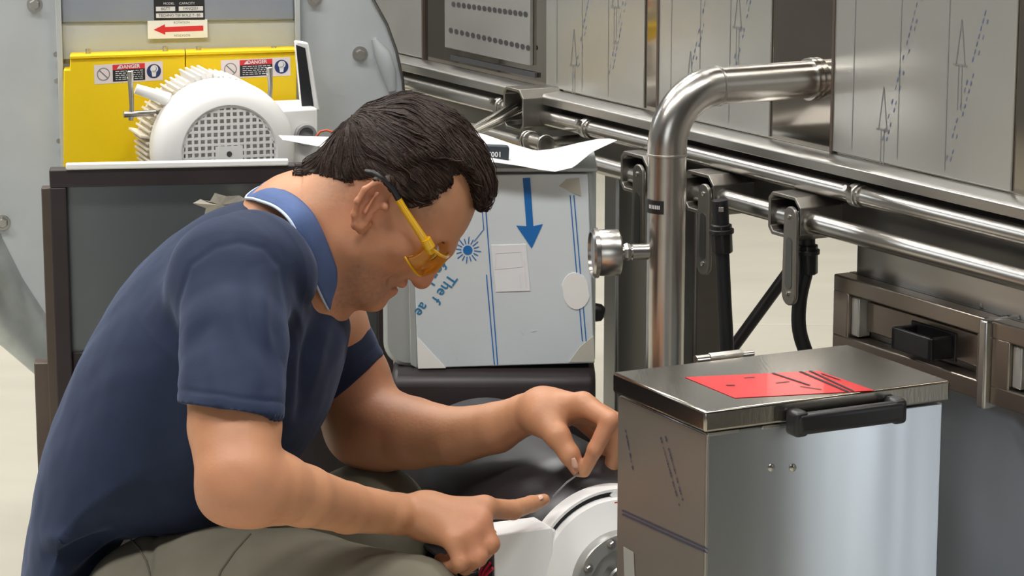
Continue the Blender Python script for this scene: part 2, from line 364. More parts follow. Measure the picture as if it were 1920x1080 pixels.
# ---------------------------------------------------------------- black hoses under the rail
def hose(pts, lab, cx, cy0, cy1, Y):
    p0 = atY(pts[0][0], pts[0][1], Y); base = atY(pts[-1][0], pts[-1][1], Y)
    e = empty('black_hose', (base.x, base.y, 0), lab, 'hose', 'black hoses under the rail')
    P = [atY(x, y, Y+dy) for x, y, dy in pts]
    # smooth the run
    Q = []
    for i in range(len(P)-1):
        a, b, c, d = P[max(i-1, 0)], P[i], P[i+1], P[min(i+2, len(P)-1)]
        for k in range(6):
            t = k/6; Q.append(.5*((2*b)+(c-a)*t+(2*a-5*b+4*c-d)*t*t+(3*b-a-3*c+d)*t**3))
    Q.append(P[-1]); Q.append(V(P[-1].x+.02, P[-1].y+.05, 0.01))
    ob('hose_line', MB().tube(Q, .0088, 18), RUBBER, e, smooth=True)
    ax = (P[0]-P[1]).normalized(); t = P[0]
    ob('collar_nut', MB().cyl(t-ax*.036, t, .0135, 8), BLACK, e, bev=.002)
    ob('collar_ring', MB().cyl(t-ax*.012, t-ax*.006, .0155, 20), BLACK, e, bev=.001)
    ob('fitting', MB().cyl(t-ax*.002, t+ax*.03, .010, 20), RUBBER, e, bev=.001)
    ob('clip', MB().box(Fr(t+ax*.02, (1, 0, 0), (0, -1, 0), (0, 0, 1)), (-.003, .008, -.003), (.003, .013, .003)), POLISH, e, bev=.0005)
hose([(1513, 458, 0), (1513, 500, 0), (1500, 560, 0), (1499, 620, 0), (1520, 685, .01), (1560, 800, .03)], 'black rubber hose curving down from the rail bracket nearest the drawers', 0, 0, 0, 3.12)
hose([(1352, 420, 0), (1354, 470, 0), (1358, 560, 0), (1364, 680, 0), (1368, 860, .02)], 'straight black rubber hose hanging close beside the upright pipe', 0, 0, 0, 3.2)

# ---------------------------------------------------------------- bent steam pipe and gauge
LP = .205; D2 = -MF.e[1]
wz = P0.z-.002; base = V(P0.x, P0.y, wz) - D2*LP
pipe = empty('steam_pipe', (base.x, base.y, 0), 'shiny upright stainless pipe bending at the top into the machine wall', 'pipe')
R = .0226; RB = .068
zj = wz-RB
path = [V(base.x, base.y, 0), V(base.x, base.y, zj-.01)]
ob('upright_tube', MB().tube([V(base.x, base.y, 0), V(base.x, base.y, zj-.008)], R, 40), POLISH, pipe, smooth=True)
arc = [V(base.x, base.y, zj-.008)]+[V(base.x, base.y, zj)+D2*(RB*(1-math.cos(a)))+V(0, 0, RB*math.sin(a)) for a in [math.pi/2*i/16 for i in range(17)]]
ob('elbow', MB().tube(arc, R+.0006, 40), POLISH, pipe, smooth=True)
e0 = V(base.x, base.y, wz)+D2*RB
ob('run_tube', MB().tube([e0, V(P0.x, P0.y, wz)-D2*.006], R, 40), POLISH, pipe, smooth=True)
for c, ax in ((V(base.x, base.y, zj-.008), V(0, 0, 1)), (e0, D2)):
    ob('weld_seam', MB().lathe(c-ax*.001, ax, [(-.0016, R), (-.0008, R+.0016), (.0016, R+.0016), (.0024, R)], 40), STEEL, pipe, smooth=True)
ob('end_ring', MB().lathe(V(P0.x, P0.y, wz)-D2*.008, D2, [(0, R), (0, R+.003), (.004, R+.0035), (.008, R+.003), (.008, R)], 40), POLISH, pipe, smooth=True)
# small black plate riveted on the pipe
bl = atY(1238, 390, base.y-R); f = Fr((base.x, base.y, 0), (1, 0, 0), (0, -1, 0), (0, 0, 1))
def onpipe(a0, a1, z0, z1, r, n=8):
    m = MB(); vs = []
    for i in range(n+1):
        a = a0+(a1-a0)*i/n
        for z in (z0, z1): vs.append(f.p(r*math.sin(a), r*math.cos(a), z))
    return m.add(vs, [(2*i, 2*i+1, 2*i+3, 2*i+2) for i in range(n)])
zz = bl.z
pl = ob('name_plate', onpipe(-1.5, -.2, zz-.0078, zz+.0078, R+.001), BLACK, pipe, solid=.0012, label='small black plate')
st = MB()
for i in range(7): st.v += []; q = onpipe(-1.05+i*.1, -.99+i*.1, zz-.002, zz+.0025, R+.0018, 1); st.add(q.v, q.f)
decal('plate_print', st, WPRINT, pl)
# gauge
gz = atY(1235, 471, base.y).z; g0 = V(base.x, base.y, gz)
gx = V(-math.cos(.13), -math.sin(.13), 0); gp = g0+gx*R
ge = empty('pressure_gauge', gp-V(0, 0, .03), 'round chrome pressure gauge on a short stem beside the upright pipe', 'gauge')
ob('stem', MB().lathe(gp-gx*.004, gx, [(0, .0095), (.022, .0095), (.022, .007), (.034, .007), (.034, .005), (.04, .005)], 20), POLISH, ge, smooth=True)
ob('stem_nut', MB().lathe(gp+gx*.02, gx, [(0, .0095), (.004, .011), (.008, .0095)], 6), BLUE if False else STEEL, ge)
gb = gp+gx*.033
ob('case', MB().lathe(gb, gx, [(0, .006), (0, .025), (.002, .0275), (.024, .0275), (.026, .026), (.031, .026)], 40), POLISH, ge, smooth=True)
ob('bezel', MB().lathe(gb+gx*.0255, gx, [(0, .0265), (.001, .0298), (.006, .0298), (.0085, .027), (.0085, .0245), (.006, .0245)], 40, False), POLISH, ge, smooth=True)
ob('dial', MB().lathe(gb+gx*.0315, gx, [(0, .0245), (.0006, .0245)], 40), mat('dial_glass', (96, 90, 84), .1), ge)
# ---------------------------------------------------------------- blower behind the man
BA = math.atan(5103/(39800-960)); 
B0 = atY(330, 300, 3.95)
BF = yawframe((B0.x, B0.y, 0), math.radians(90)-math.atan((39800-960)/5103.0))
def bp(px, py, out=0.0):
    r = BF.hit(px, py, out); return (r[0], r[2])
blow = empty('centrifugal_blower', (B0.x, B0.y, 0), 'large grey galvanized fan housing with yellow guard behind the white motor', 'blower')
def bo(name, mb, m, **k): return ob(name, mb, m, blow, **k)
outl = [(-160, -120), (640, -120), (668, -60), (700, 0), (725, 45), (743, 95), (755, 150), (760, 210), (757, 280), (745, 350), (720, 430), (680, 520), (600, 620), (500, 690), (360, 715), (230, 700), (150, 655), (85, 590), (40, 520), (0, 440), (-60, 320), (-110, 200)]
pts = [bp(x, y) for x, y in outl]
bo('side_plate', MB().plate(BF, pts, -.004, 0), GALV, bev=.001)
cx = sum(p[0] for p in pts)/len(pts); czz = sum(p[1] for p in pts)/len(pts)
big = [(cx+(x-cx)*.96, czz+(z-czz)*.96) for x, z in pts]
bo('scroll_housing', MB().plate(BF, big, -.09, -.004), GALVB)
# curved galvanized band flaring out at the lower left
inner = [(-60, 320), (0, 440), (40, 520), (85, 590), (150, 655), (230, 700), (360, 715)]
outer = [(-140, 500), (-60, 592), (0, 646), (66, 702), (140, 760), (230, 800), (360, 815)]
m = MB(); m.v = [BF.p(a, .0, b) for a, b in (bp(*p) for p in inner)]+[BF.p(a, .05, b) for a, b in (bp(x, y, .05) for x, y in outer)]
m.f = [(i, i+1, len(inner)+i+1, len(inner)+i) for i in range(len(inner)-1)]
bo('scroll_band', m, GALVB, solid=.003, smooth=True)
rim = [BF.p(a, .003, b) for a, b in (bp(x, y) for x, y in outl[2:11])]
bo('rim_edge', MB().tube(rim, .0022, 8), STEELD, smooth=True)
# raised rib near the right rim
ribp = [BF.p(a, .002, b) for a, b in (bp(x, y) for x, y in ((701, 72), (716, 100), (728, 135), (735, 170)))]
bo('pressed_rib', MB().tube(ribp, [.004, .012, .012, .006], 14), GALV, smooth=True)
# recessed centre bay with upright flanges
x0, x1 = bp(113, 100)[0], bp(557, 60)[0]
zb0 = bp(300, 330)[1]; zt0 = bp(300, -100)[1]
for x, w_ in ((x0, .004), (x1, .004)):
    bo('flange', MB().box(BF, (x-w_, 0, zb0-.1), (x+w_, .022, zt0)), GALV, bev=.001)
bo('bay_panel', MB().box(BF, (x0+.004, 0, bp(300, 108)[1]), (x1-.004, .006, bp(300, 40)[1])), GALV, bev=.001)
bo('bay_panel', MB().box(BF, (x0+.004, 0, bp(300, 40)[1]), (x1-.004, .0105, zt0)), mat('blue_grey_sheet', (150, 158, 172), .45, .15, .04, 10), bev=.003)
for px, py in ((675, 101), (65, 8), (5, 417), (590, -3)):
    a, b = bp(px, py); o = bo('hex_bolt', MB().hexnut(BF.p(a, 0, b), BF.e[1], .0078, .012), STEEL)
    ob('washer', MB().lathe(BF.p(a, 0, b), BF.e[1], [(0, .0115), (.0016, .0115)], 20), STEEL, o)
for py in (150, 262, 100): bo('flange_screw', MB().lathe(BF.p(x0-.006, .012, bp(110, py)[1]), BF.e[1], [(0, .004), (.004, .004)], 6), STEEL)
# yellow guard, two covers
OY = .05
def yc(px, py): return (BF.hit(px, py, OY)[0], BF.hit(px, py, OY)[2])
covers = []
for i, (q, s) in enumerate((([(131, 111), (347, 104), (347, 330), (119, 330), (119, 131), (131, 131)], 0), ([(348.5, 104), (556, 98), (556, 330), (348.5, 330)], 1))):
    g = bo('guard_cover', MB().plate(BF, [yc(*p) for p in q], .006, OY), YELLOW, bev=.0018); covers.append(g)
    e = [yc(*p) for p in (q[0], q[1])]
    ob('cover_lip', MB().plate(BF, [(e[0][0], e[0][1]+.0006), (e[1][0], e[1][1]+.0006), (e[1][0], e[1][1]+.005), (e[0][0], e[0][1]+.005)], .006, OY+.004), YELLOW, g, bev=.0008)
for px in (165, 310, 373, 515):
    a, b = yc(px, 106 if px < 300 else 101); bo('guard_bolt', MB().cyl(BF.p(a, OY-.02, b), BF.p(a, OY-.02, b+.009), .0038, 6), STEEL)
# stickers on the yellow covers
def warn(px0, py0, px1, py1, parent, dy):
    a = yc(px0, py0); b = yc(px1, py1); x0, z1 = a; x1, z0 = b; W, H = x1-x0, z1-z0; yy = OY+.0006
    sh = dy/W
    f = Fr(BF.p(x0, 0, z0), BF.e[0]+V(0, 0, sh), BF.e[1], (0, 0, 1))
    st = ob('warning_sticker', MB().plate(f, [(0, 0), (W, 0), (W, H), (0, H)], yy-.0004, yy), PINKP, parent)
    y2 = yy+.0004
    decal('sticker_black_field', MB().poly(f, [(W*.27, H*.08), (W*.74, H*.08), (W*.74, H*.68), (W*.27, H*.68)], y2), INK, st)
    decal('sticker_red_field', MB().poly(f, [(W*.27, H*.68), (W*.74, H*.68), (W*.74, H*.95), (W*.27, H*.95)], y2), RED, st)
    y3 = y2+.0004; t = MB().text(f, 'DANGER', W*.52, H*.815, H*.26, y3, bold=.0002); t.poly(f, [(W*.33, H*.73), (W*.37, H*.91), (W*.41, H*.73)], y3)
    rr = random.Random(2)
    for k in range(5):
        x = W*.31
        while x < W*.70:
            l = rr.uniform(.02, .06)*W; t.stroke(f, (x, H*(.60-.105*k)), (min(x+l, W*.71), H*(.60-.105*k)), H*.035, y3); x += l+.015*W
    decal('sticker_lettering', t, WPRINT, st)
    c = MB().ring(f, W*.135, H*.5, H*.29, H*.335, y2); r = H*.3; c.stroke(f, (W*.135-r*.7, H*.5+r*.7), (W*.135+r*.7, H*.5-r*.7), H*.06, y2)
    decal('prohibition_sign', c, GREYP, st)
    decal('mandatory_sign', MB().disc(f, W*.87, H*.5, H*.37, y2), NAVYP, st)
    mk = MB().disc(f, W*.87, H*.63, H*.12, y3, 16); mk.poly(f, [(W*.87-H*.13, H*.5), (W*.87+H*.13, H*.5), (W*.87+H*.09, H*.22), (W*.87-H*.09, H*.22)], y3); mk.ring(f, W*.87+H*.02, H*.62, H*.13, H*.2, y3, 20)
    decal('mandatory_symbol', mk, WPRINT, st)
warn(176, 122, 306, 156, covers[0], .0045); warn(414, 113, 545, 146, covers[1], .0035)
# name plate and rotation arrow
a, b = bp(287, -40, .011), bp(384, 37, .011)
f = Fr(BF.p(a[0], 0, b[1]), BF.e[0], BF.e[1], (0, 0, 1)); W, H = b[0]-a[0], a[1]-b[1]
np_ = ob('name_plate', MB().plate(f, [(0, 0), (W, 0), (W, H), (0, H)], .0105, .0120), INK, blow, bev=.0006)
wf = MB(); tt = MB(); y2 = .0124
for (u0, u1, v0, v1, s) in ((.04, .42, .22, .33, 'BGTT'), (.49, .97, .22, .33, 'FANQS51'), (.04, .97, .06, .17, 'TECHNO TEF BOLZ T- B5')):
    wf.poly(f, [(W*u0, H*v0), (W*u1, H*v0), (W*u1, H*v1), (W*u0, H*v1)], y2); tt.text(f, s, W*(u0+u1)/2, H*(v0+v1)/2, H*.088, y2+.0004)
decal('plate_field', wf, WPRINT, np_); decal('plate_lettering', tt, INK, np_)
wl = MB().text(f, 'MODEL     CAPACITY', W*.5, H*.40, H*.08, y2); wl.text(f, 'SERIAL AND DESIGN', W*.5, H*.52, H*.075, y2); decal('plate_white_lettering', wl, WPRINT, np_)
a, b = bp(276.5, 39, .011), bp(389.5, 71.5, .011)
f = Fr(BF.p(a[0], 0, b[1]), BF.e[0]+V(0, 0, .012), BF.e[1], (0, 0, 1)); W, H = b[0]-a[0], a[1]-b[1]
ar = ob('arrow_sticker', MB().plate(f, [(0, 0), (W, 0), (W, H), (0, H)], .0105, .0114), WHITEP, blow)
decal('red_arrow', MB().poly(f, [(W*.10, H*.5), (W*.29, H*.79), (W*.29, H*.64), (W*.93, H*.66), (W*.93, H*.38), (W*.29, H*.36), (W*.29, H*.21)], .0118), RED, ar)
t = MB().text(f, 'ROTATION', W*.57, H*.86, H*.17, .0118); t.text(f, 'ROTATION', W*.57, H*.16, H*.17, .0118, ang=math.pi); decal('arrow_lettering', t, GREYP, ar)

# ---------------------------------------------------------------- pedestal frame in front of the blower
YF = 3.62
FF = yawframe((atY(330, 318, YF).x, YF, 0), math.radians(90)-math.atan((39800-960)/5103.0))
def fp(px, py, out=0.0):
    r = FF.hit(px, py, out); return (r[0], r[2])
ped = empty('pedestal_frame', (FF.o.x, FF.o.y+.15, 0), 'dark angle-iron pedestal with grey sheet panel standing behind the man', 'frame')
po = lambda name, mb, m, **k: ob(name, mb, m, ped, **k)
xl, ztp = fp(92, 319); xr = fp(735, 310)[0]; xi = fp(124, 350)[0]; zi = fp(300, 348)[1]
po('top_rail', MB().box(FF, (xl, -.03, zi), (xr, 0, ztp)), DARKFR, bev=.002)
po('post', MB().box(FF, (xl, -.03, 0), (xi, -.0005, zi)), DARKFR, bev=.002)
po('post', MB().box(FF, (xr-(xi-xl), -.03, 0), (xr, -.0005, zi)), DARKFR, bev=.002)
xs0 = fp(79, 400, -.03)[0]
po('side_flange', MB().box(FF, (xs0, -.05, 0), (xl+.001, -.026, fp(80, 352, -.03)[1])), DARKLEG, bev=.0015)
zlow = fp(128, 665)[1]
po('sheet_panel', MB().box(FF, (xi, -.028, zlow), (xr-(xi-xl), -.02, zi)), MIRROR)
po('low_rail', MB().box(FF, (xi, -.03, 0.02), (xr-(xi-xl), -.012, zlow)), DARKFR, bev=.002)
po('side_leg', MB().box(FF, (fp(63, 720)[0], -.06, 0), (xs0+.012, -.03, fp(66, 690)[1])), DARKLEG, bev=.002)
a, b = fp(123, 300), fp(541, 312)
po('white_plate', MB().box(FF, (a[0], -.008, ztp), (b[0], .004, ztp+.0088)), WHITEP, bev=.002, label='white strip along the top of the frame')
po('motor_shelf', MB().box(FF, (xl+.02, -.27, zi-.235), (xr-.02, -.032, zi-.218)), DARKFR, bev=.002)
for x in (xl+.03, xr-.06): po('rear_post', MB().box(FF, (x, -.26, 0), (x+.03, -.235, zi-.235)), DARKFR, bev=.002)
# wad of clear film caught behind the shoulder
cr = MB(); c0 = atY(415, 388, YF-.03); rnd = random.Random(9); ring = []
for i in range(14):
    a = i/14*2*math.pi; ring.append((1+.35*rnd.uniform(-1, 1))*V(.032*math.cos(a), .008*rnd.uniform(-1, 1), .013*math.sin(a)+.006*rnd.random()))
cr.add([c0+V(0, -.008, .004)]+[c0+r for r in ring], [(0, i+1, (i+1) % 14+1) for i in range(14)])
props(ob('plastic_scrap', cr, mat('crumpled_clear_film', (168, 162, 150), .25, .2, .15, 60), solid=.001), 'crumpled scrap of pale plastic film stuck on the grey sheet panel', 'scrap')

# ---------------------------------------------------------------- white motor on the pedestal
mc = atY(424, 285, 3.74)
UM = yawframe(mc, math.radians(19)); ax = UM.e[1]
mot = empty('white_fan_motor', (mc.x, mc.y, ztp+.008), 'white electric motor with round grille cover sitting on the pedestal', 'motor')
q = lambda name, mb, m, **k: ob(name, mb, m, mot, **k)
PX = 3.74/5000*1.005
Rm = 135*PX
q('fan_cover', MB().lathe(mc-ax*.05, ax, [(0, Rm*.985), (.03, Rm), (.05, Rm*.985), (.064, Rm*.90), (.071, Rm*.78), (.073, Rm*.69), (.0715, Rm*.67), (.0695, Rm*.665)], 64, False), WHITE, smooth=True)
q('motor_foot', MB().box(UM, (-.07, -.16, -(mc.z-(zi-.218))), (.07, -.06, -Rm*.9)), CREAM, bev=.003)
q('grille_backing', MB().lathe(mc+ax*.012, ax, [(0, Rm*.68), (.002, Rm*.68)], 48), mat('grille_backing_grey', (206, 206, 202), .6))  # backing disc in one plain light grey
# square grid of the grille
gr = MB(); Rg = Rm*.672; st = 12.15*PX/math.cos(math.radians(12)); bar = st*.38; yy0, yy1 = .0155, .0195
n = int(Rg/st)+1
for i in range(-n, n+1):
    for horizontal in (0, 1):
        c = (i+.5)*st
        if abs(c) >= Rg: continue
        h = math.sqrt(Rg*Rg-c*c)
        if horizontal: gr.box(UM, (-h, yy0, c-bar/2), (h, yy1, c+bar/2))
        else: gr.box(UM, (c-bar/2, yy0, -h), (c+bar/2, yy1-.0002, h))
# blanked rim and hub so the open field is round
for k in range(72):
    a0, a1 = 2*math.pi*k/72, 2*math.pi*(k+1)/72; P = lambda r, a, y: UM.p(r*math.cos(a), y, r*math.sin(a))
    gr.add([P(Rg*.955, a0, yy1), P(Rg*.955, a1, yy1), P(Rg, a1, yy1), P(Rg, a0, yy1)], [(0, 1, 2, 3)])
q('grille', gr, WHITE)
q('grille_hub', MB().box(UM, (-st*2.1, yy0, -st*1.2), (st*2.1, yy1+.0004, st*1.2)), WHITE)
q('hub_hole', MB().lathe(UM.p(0, yy1+.0004, 0), ax, [(0, st*.42), (.0006, st*.42)], 20), HOLE)
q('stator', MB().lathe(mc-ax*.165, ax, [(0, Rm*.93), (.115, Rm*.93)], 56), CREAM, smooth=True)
for k in range(46):
    a = math.radians(-20+k*220/45); r0, r1 = Rm*.9, Rm*1.0
    if abs(math.degrees(a)-100) < 8: r1 = Rm*1.05
    if -25 < math.degrees(a) < 22: continue
    fr = Fr(mc, UM.e[0]*math.cos(a)+V(0, 0, math.sin(a)), UM.e[1], -UM.e[0]*math.sin(a)+V(0, 0, math.cos(a)))
    big = k % 7 == 4 and math.cos(a) < -.5
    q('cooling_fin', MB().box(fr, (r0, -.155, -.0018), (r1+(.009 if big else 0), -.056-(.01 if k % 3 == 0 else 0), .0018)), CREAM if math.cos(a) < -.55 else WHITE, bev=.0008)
for px, top, bot in ((243, 147, 226), (504, 140, 190)):
    a, _, b0 = UM.hit(px, top, -.07); _, _, b1 = UM.hit(px, bot, -.07)
    o = q('lifting_lug', MB().tube([UM.p(a, -.07, b1), UM.p(a+.002, -.07, b1+.02), UM.p(a+.001, -.07, b0+.01), UM.p(a-.001, -.07, b0)], [.0034, .0034, .0045, .0028], 10), STEEL, smooth=True)
    if px < 300: q('lug_bar', MB().cyl(UM.p(a-.010, -.07, b1+.009), UM.p(a+.05, -.07, b1+.009), .0048, 12), STEEL, smooth=True)
a = UM.hit(252, 172, -.04); q('top_bracket', MB().tube([UM.p(a[0]+.004, -.05, a[2]+.003), UM.p(a[0]+.05, -.045, a[2]-.014)], [.007, .010], 10), WHITE, smooth=True)
# terminal box on the right with its lid standing open
a = UM.hit(536, 203, -.03); b = UM.hit(594, 300, -.03)
tb = q('terminal_box', MB().box(UM, (a[0]-.01, -.12, b[2]-.03), (b[0], -.02, a[2])), WHITE, bev=.004)
c = UM.hit(571, 252, -.02); ob('cable_gland', MB().lathe(UM.p(c[0], -.02, c[2]), ax, [(0, .0155), (.012, .0155), (.012, .011), (.006, .0105), (.006, .0)], 28), mat('grey_plastic', (150, 150, 150), .45), tb, bev=.0008)
lid = [UM.hit(x, y, -.045) for x, y in ((554, 76), (579, 80), (601, 210), (566, 202))]
lp = [(p[0], p[2]) for p in lid]
o = ob('box_lid', MB().plate(UM, [lp[0], lp[1], (lp[2][0], lp[2][1]), lp[3]], -.058, -.045), WHITEP, tb, bev=.003)
inn = [UM.hit(x, y, -.0445) for x, y in ((555, 84), (572, 90), (588, 199), (566, 199))]
ob('lid_dark_face', MB().plate(UM, [(p[0], p[2]) for p in inn], -.0455, -.0435), INK, o)  # flat dark plate on the front of the lid
wp = [atY(x, y, 3.68) for x, y in ((592, 258), (600, 247), (612, 244), (628, 249), (642, 262), (660, 300))]
props(ob('orange_cable', MB().tube(wp, .0016, 8), ORANGE, smooth=True), 'thin orange wire looping up behind the head of the man', 'cable')

# ---------------------------------------------------------------- steel cabinet with blue-printed film
YC = 3.30
C0 = atY(945, 690, YC); CF = Fr((C0.x, YC, 0), (1, 0, 0), (0, -1, 0), (0, 0, 1))
def cpx(px, py, o=0.0):
    r = CF.hit(px, py, o); return (r[0], r[2])
cab = empty('steel_cabinet', (C0.x, YC+.06, 0), 'grey steel cabinet with blue arrow film standing right of the man\'s head', 'cabinet')
k_ = lambda name, mb, m, **k: ob(name, mb, m, cab, **k)
xl, zt_ = cpx(715, 300); xr, zb_ = cpx(1116, 683); zt_ = cpx(1000, 318)[1]
GREYC = mat('satin_grey_metal', (186, 192, 192), .4, .3, .05, 6)
# body with rounded lower left corner
r = .032; out = [(xr, zb_), (xr, zt_), (xl, zt_)]
out += [(xl+r-r*math.cos(t), zb_-.004+r-r*math.sin(t)) for t in [math.pi/2*i/8 for i in range(9)]]
k_('body', MB().plate(CF, out, -.13, 0), GREYC, bev=.006)
DOORW = mat('film_on_door', (226, 236, 241), .3, .1, .06, 4, bump=.05, bscale=10)
dq = [cpx(772, 330, .012), cpx(1102, 326, .012), cpx(1115, 681, .012), cpx(783, 691, .012)]
door = k_('door_panel', MB().plate(CF, dq, 0, .012), DOORW, bev=.0015)
ob('side_strip', MB().plate(CF, [cpx(762, 330, .008), cpx(773, 330, .008), cpx(783, 691, .008), cpx(770, 684, .008)], 0, .009), GREYC, door, bev=.001)
k_('top_flange', MB().box(CF, (xl, -.13, zt_-.001), (xr+.001, .012, zt_+.004)), GREYC, bev=.001)
yp = .0126; D = lambda x, y: cpx(x, y, yp)
bl = MB()
def ln(a, b, w): bl.stroke(CF, D(*a), D(*b), w*.00066, yp)
ln((899, 330), (907, 430), 1.6); ln((906, 330), (933, 684), 2); ln((912, 515), (927, 684), 2)
for d in (0, 7): ln((1069+d, 366), (1092+d, 640), 2)
ln((907, 430), (889, 453), 1.4)
decal('film_lines', bl, BLUE, door)
aw = MB().poly(CF, [D(*p) for p in ((980, 334), (994, 333), (1000, 424), (1018, 420), (997, 466), (968, 423), (987, 424))], yp); decal('blue_arrow', aw, BLUE, door, label='big blue arrow pointing down')
sn = MB().disc(CF, *D(877, 469), 9*.00066, yp)
for i in range(16):
    a = 2*math.pi*i/16+.1; r1 = 25 if i % 2 == 0 else 22; sn.stroke(CF, D(877+12*math.cos(a), 469+12*math.sin(a)), D(877+r1*math.cos(a), 469+r1*math.sin(a)), .0012, yp)
decal('starburst_logo', sn, BLUE, door)
tx = MB(); ang = -math.radians(125)
dirx, diry = math.cos(ang), math.sin(ang)
tx.text(CF, 'The f', *D(833, 541), .019, yp, ang, bold=.0002); tx.text(CF, 'for l', *D(818, 512), .019, yp, ang, bold=.0002); tx.text(CF, 'ae', *D(790, 580), .019, yp, ang, bold=.0002)
decal('film_lettering', tx, mat('teal_print', (52, 130, 176), .5), door)
ob('paper_label', MB().plate(CF, [D(921, 460), D(986, 458), D(994, 545), D(930, 547)], .012, .0129), mat('white_paper_label', (246, 247, 250), .5, 0, .01), door)
lb = MB(); y4 = .0133
for a, b in (((930, 475), (976, 472)), ((976, 472), (980, 500)), ((980, 500), (928, 505)), ((928, 505), (930, 475)), ((983, 490), (987, 540)), ((974, 515), (977, 540))): lb.stroke(CF, cpx(*a, y4), cpx(*b, y4), .0006, y4)
decal('label_print', lb, mat('label_grey', (234, 234, 238), .5), door)
tp = mat('white_tape', (253, 252, 248), .5, 0, .02); tb2 = mat('beige_tape', (206, 204, 190), .5, 0, .02)
ob('tape_corner', MB().plate(CF, [D(782, 632), D(836, 690), D(784, 691)], .0118, .0131), tp, door)
ov = [D(1078+25.5*math.cos(t)+(3 if math.sin(t) > 0 else 0), 545+(34 if math.sin(t) < 0 else 35)*math.sin(t)) for t in [2*math.pi*i/22 for i in range(22)]]
ob('tape_oval', MB().plate(CF, ov, .0118, .0131), tp, door)
ob('tape_corner', MB().plate(CF, [D(1048, 349), D(1062, 336), D(1086, 334), D(1090, 367), D(1078, 362)], .0118, .0131), tb2, door)
ob('tape_corner', MB().plate(CF, [D(1067, 679), D(1088, 650), D(1113, 630), D(1115, 678)], .0118, .0131), tb2, door)
sp = MB()
for a, b in (((977, 618), (981, 626)), ((996, 621), (1005, 620)), ((846, 634), (852, 652)), ((852, 652), (857, 672)), ((1102, 606), (1102, 610))): sp.stroke(CF, D(*a), D(*b), .0013, yp)
decal('film_crease', sp, WPRINT, door)['kind'] = 'stuff'
# dark rounded base below the cabinet
zq = zb_-.003
bs = [V(0, 0, 0)]
prof = [(.010, 0), (.028, -.012), (.034, -.05), (.03, -.09), (.0, -.13)]
m = MB(); xa, xb = cpx(735, 690)[0], xr
pf = [(-.13, zq)]+[(o, zq+dz) for o, dz in prof]+[(-.13, zq-.15)]
k_('rounded_base', m.prism([CF.p(xa, o, z) for o, z in pf], [CF.p(xb, o, z) for o, z in pf]), DARKFR, bev=.008, smooth=True)
k_('cabinet_stand', MB().box(CF, (xa+.03, -.12, 0), (xb-.03, -.02, zq-.14)), DARKFR, bev=.004)
# knobs on the right side of the cabinet
for (px, py, w_) in ((1128, 470, 1), (1124, 585, 0)):
    c = atY(px, py, 3.36)
    if w_: k_('side_bracket', MB().plate(Fr(c, (1, 0, 0), (0, -1, 0), (0, 0, 1)), [(-.016, .035), (.014, .008), (.016, -.03), (-.016, .0)], -.01, .01), DARKFR, bev=.002)
    else: k_('side_knob', MB().lathe(c+V(-.016, 0, .004), V(1, 0, -.35), [(0, .010), (.016, .012), (.022, .009), (.024, .004)], 20), BLACK, smooth=True)
# paper sheet lying on the cabinet
def sheet():
    nu, nv = 48, 10; m = MB()
    back = [(522, 254), (590, 256), (640, 258), (760, 262), (880, 248), (905, 251), (960, 270), (1005, 283), (1040, 279), (1085, 268), (1120, 261), (1143, 260)]
    front = [(530, 262), (600, 275), (640, 280), (760, 300), (880, 300), (925, 304), (975, 311), (1010, 318), (1040, 322), (1075, 314), (1110, 285), (1157, 263)]
    ip = lambda L, t: (lambda x: (L[int(x)][0]+(L[min(int(x)+1, len(L)-1)][0]-L[int(x)][0])*(x-int(x)), L[int(x)][1]+(L[min(int(x)+1, len(L)-1)][1]-L[int(x)][1])*(x-int(x))))(t*(len(L)-1))
    for i in range(nu+1):
        t = i/nu; a, b = ip(back, t), ip(front, t)
        for j in range(nv+1):
            s = j/nv; x, y = a[0]+(b[0]-a[0])*s, a[1]+(b[1]-a[1])*s
            m.v.append(atY(x, y, 3.40-.135*s))
    for i in range(nu):
        for j in range(nv): k = i*(nv+1)+j; m.f.append((k, k+1, k+nv+2, k+nv+1))
    return m
props(ob('paper_sheet', sheet(), WHITEP, smooth=True, solid=.0006), 'white curled paper sheet draped across the top of the steel cabinet', 'paper')
g4 = [atY(x, y, 3.285) for x, y in ((880, 272), (952, 276), (956, 303), (880, 300))]
DG = yawframe(atY(920, 288, 3.285), 0)
dgq = [(DG.hit(x, y, 0)[0], DG.hit(x, y, 0)[2]) for x, y in ((876, 271), (951, 274), (955, 279), (954, 303), (876, 300))]
dg = ob('display_readout', MB().plate(DG, dgq, -.012, .0), mat('slate_plastic', (58, 66, 74), .35), bev=.0015)
props(dg, 'small dark readout box with pale digits lying on the paper sheet', 'readout')
decal('digits', MB().text(DG, '100.1', *(lambda r: (r[0], r[2]))(DG.hit(926, 289, .0006)), .0088, .0006, math.pi, bold=.0002), WPRINT, dg)

# ---------------------------------------------------------------- lidded steel box in the right foreground
XB = math.radians(26.6)
Bc = atZ(1322, 772, atY(1322, 772, 2.42).z)
XF = Fr(Bc, (math.cos(XB), math.sin(XB), 0), (math.sin(XB), -math.cos(XB), 0), (0, 0, 1))   # origin: near left top corner of the lid
wx = XF.hit(1781, 742, 0)[0]; dpt = 0
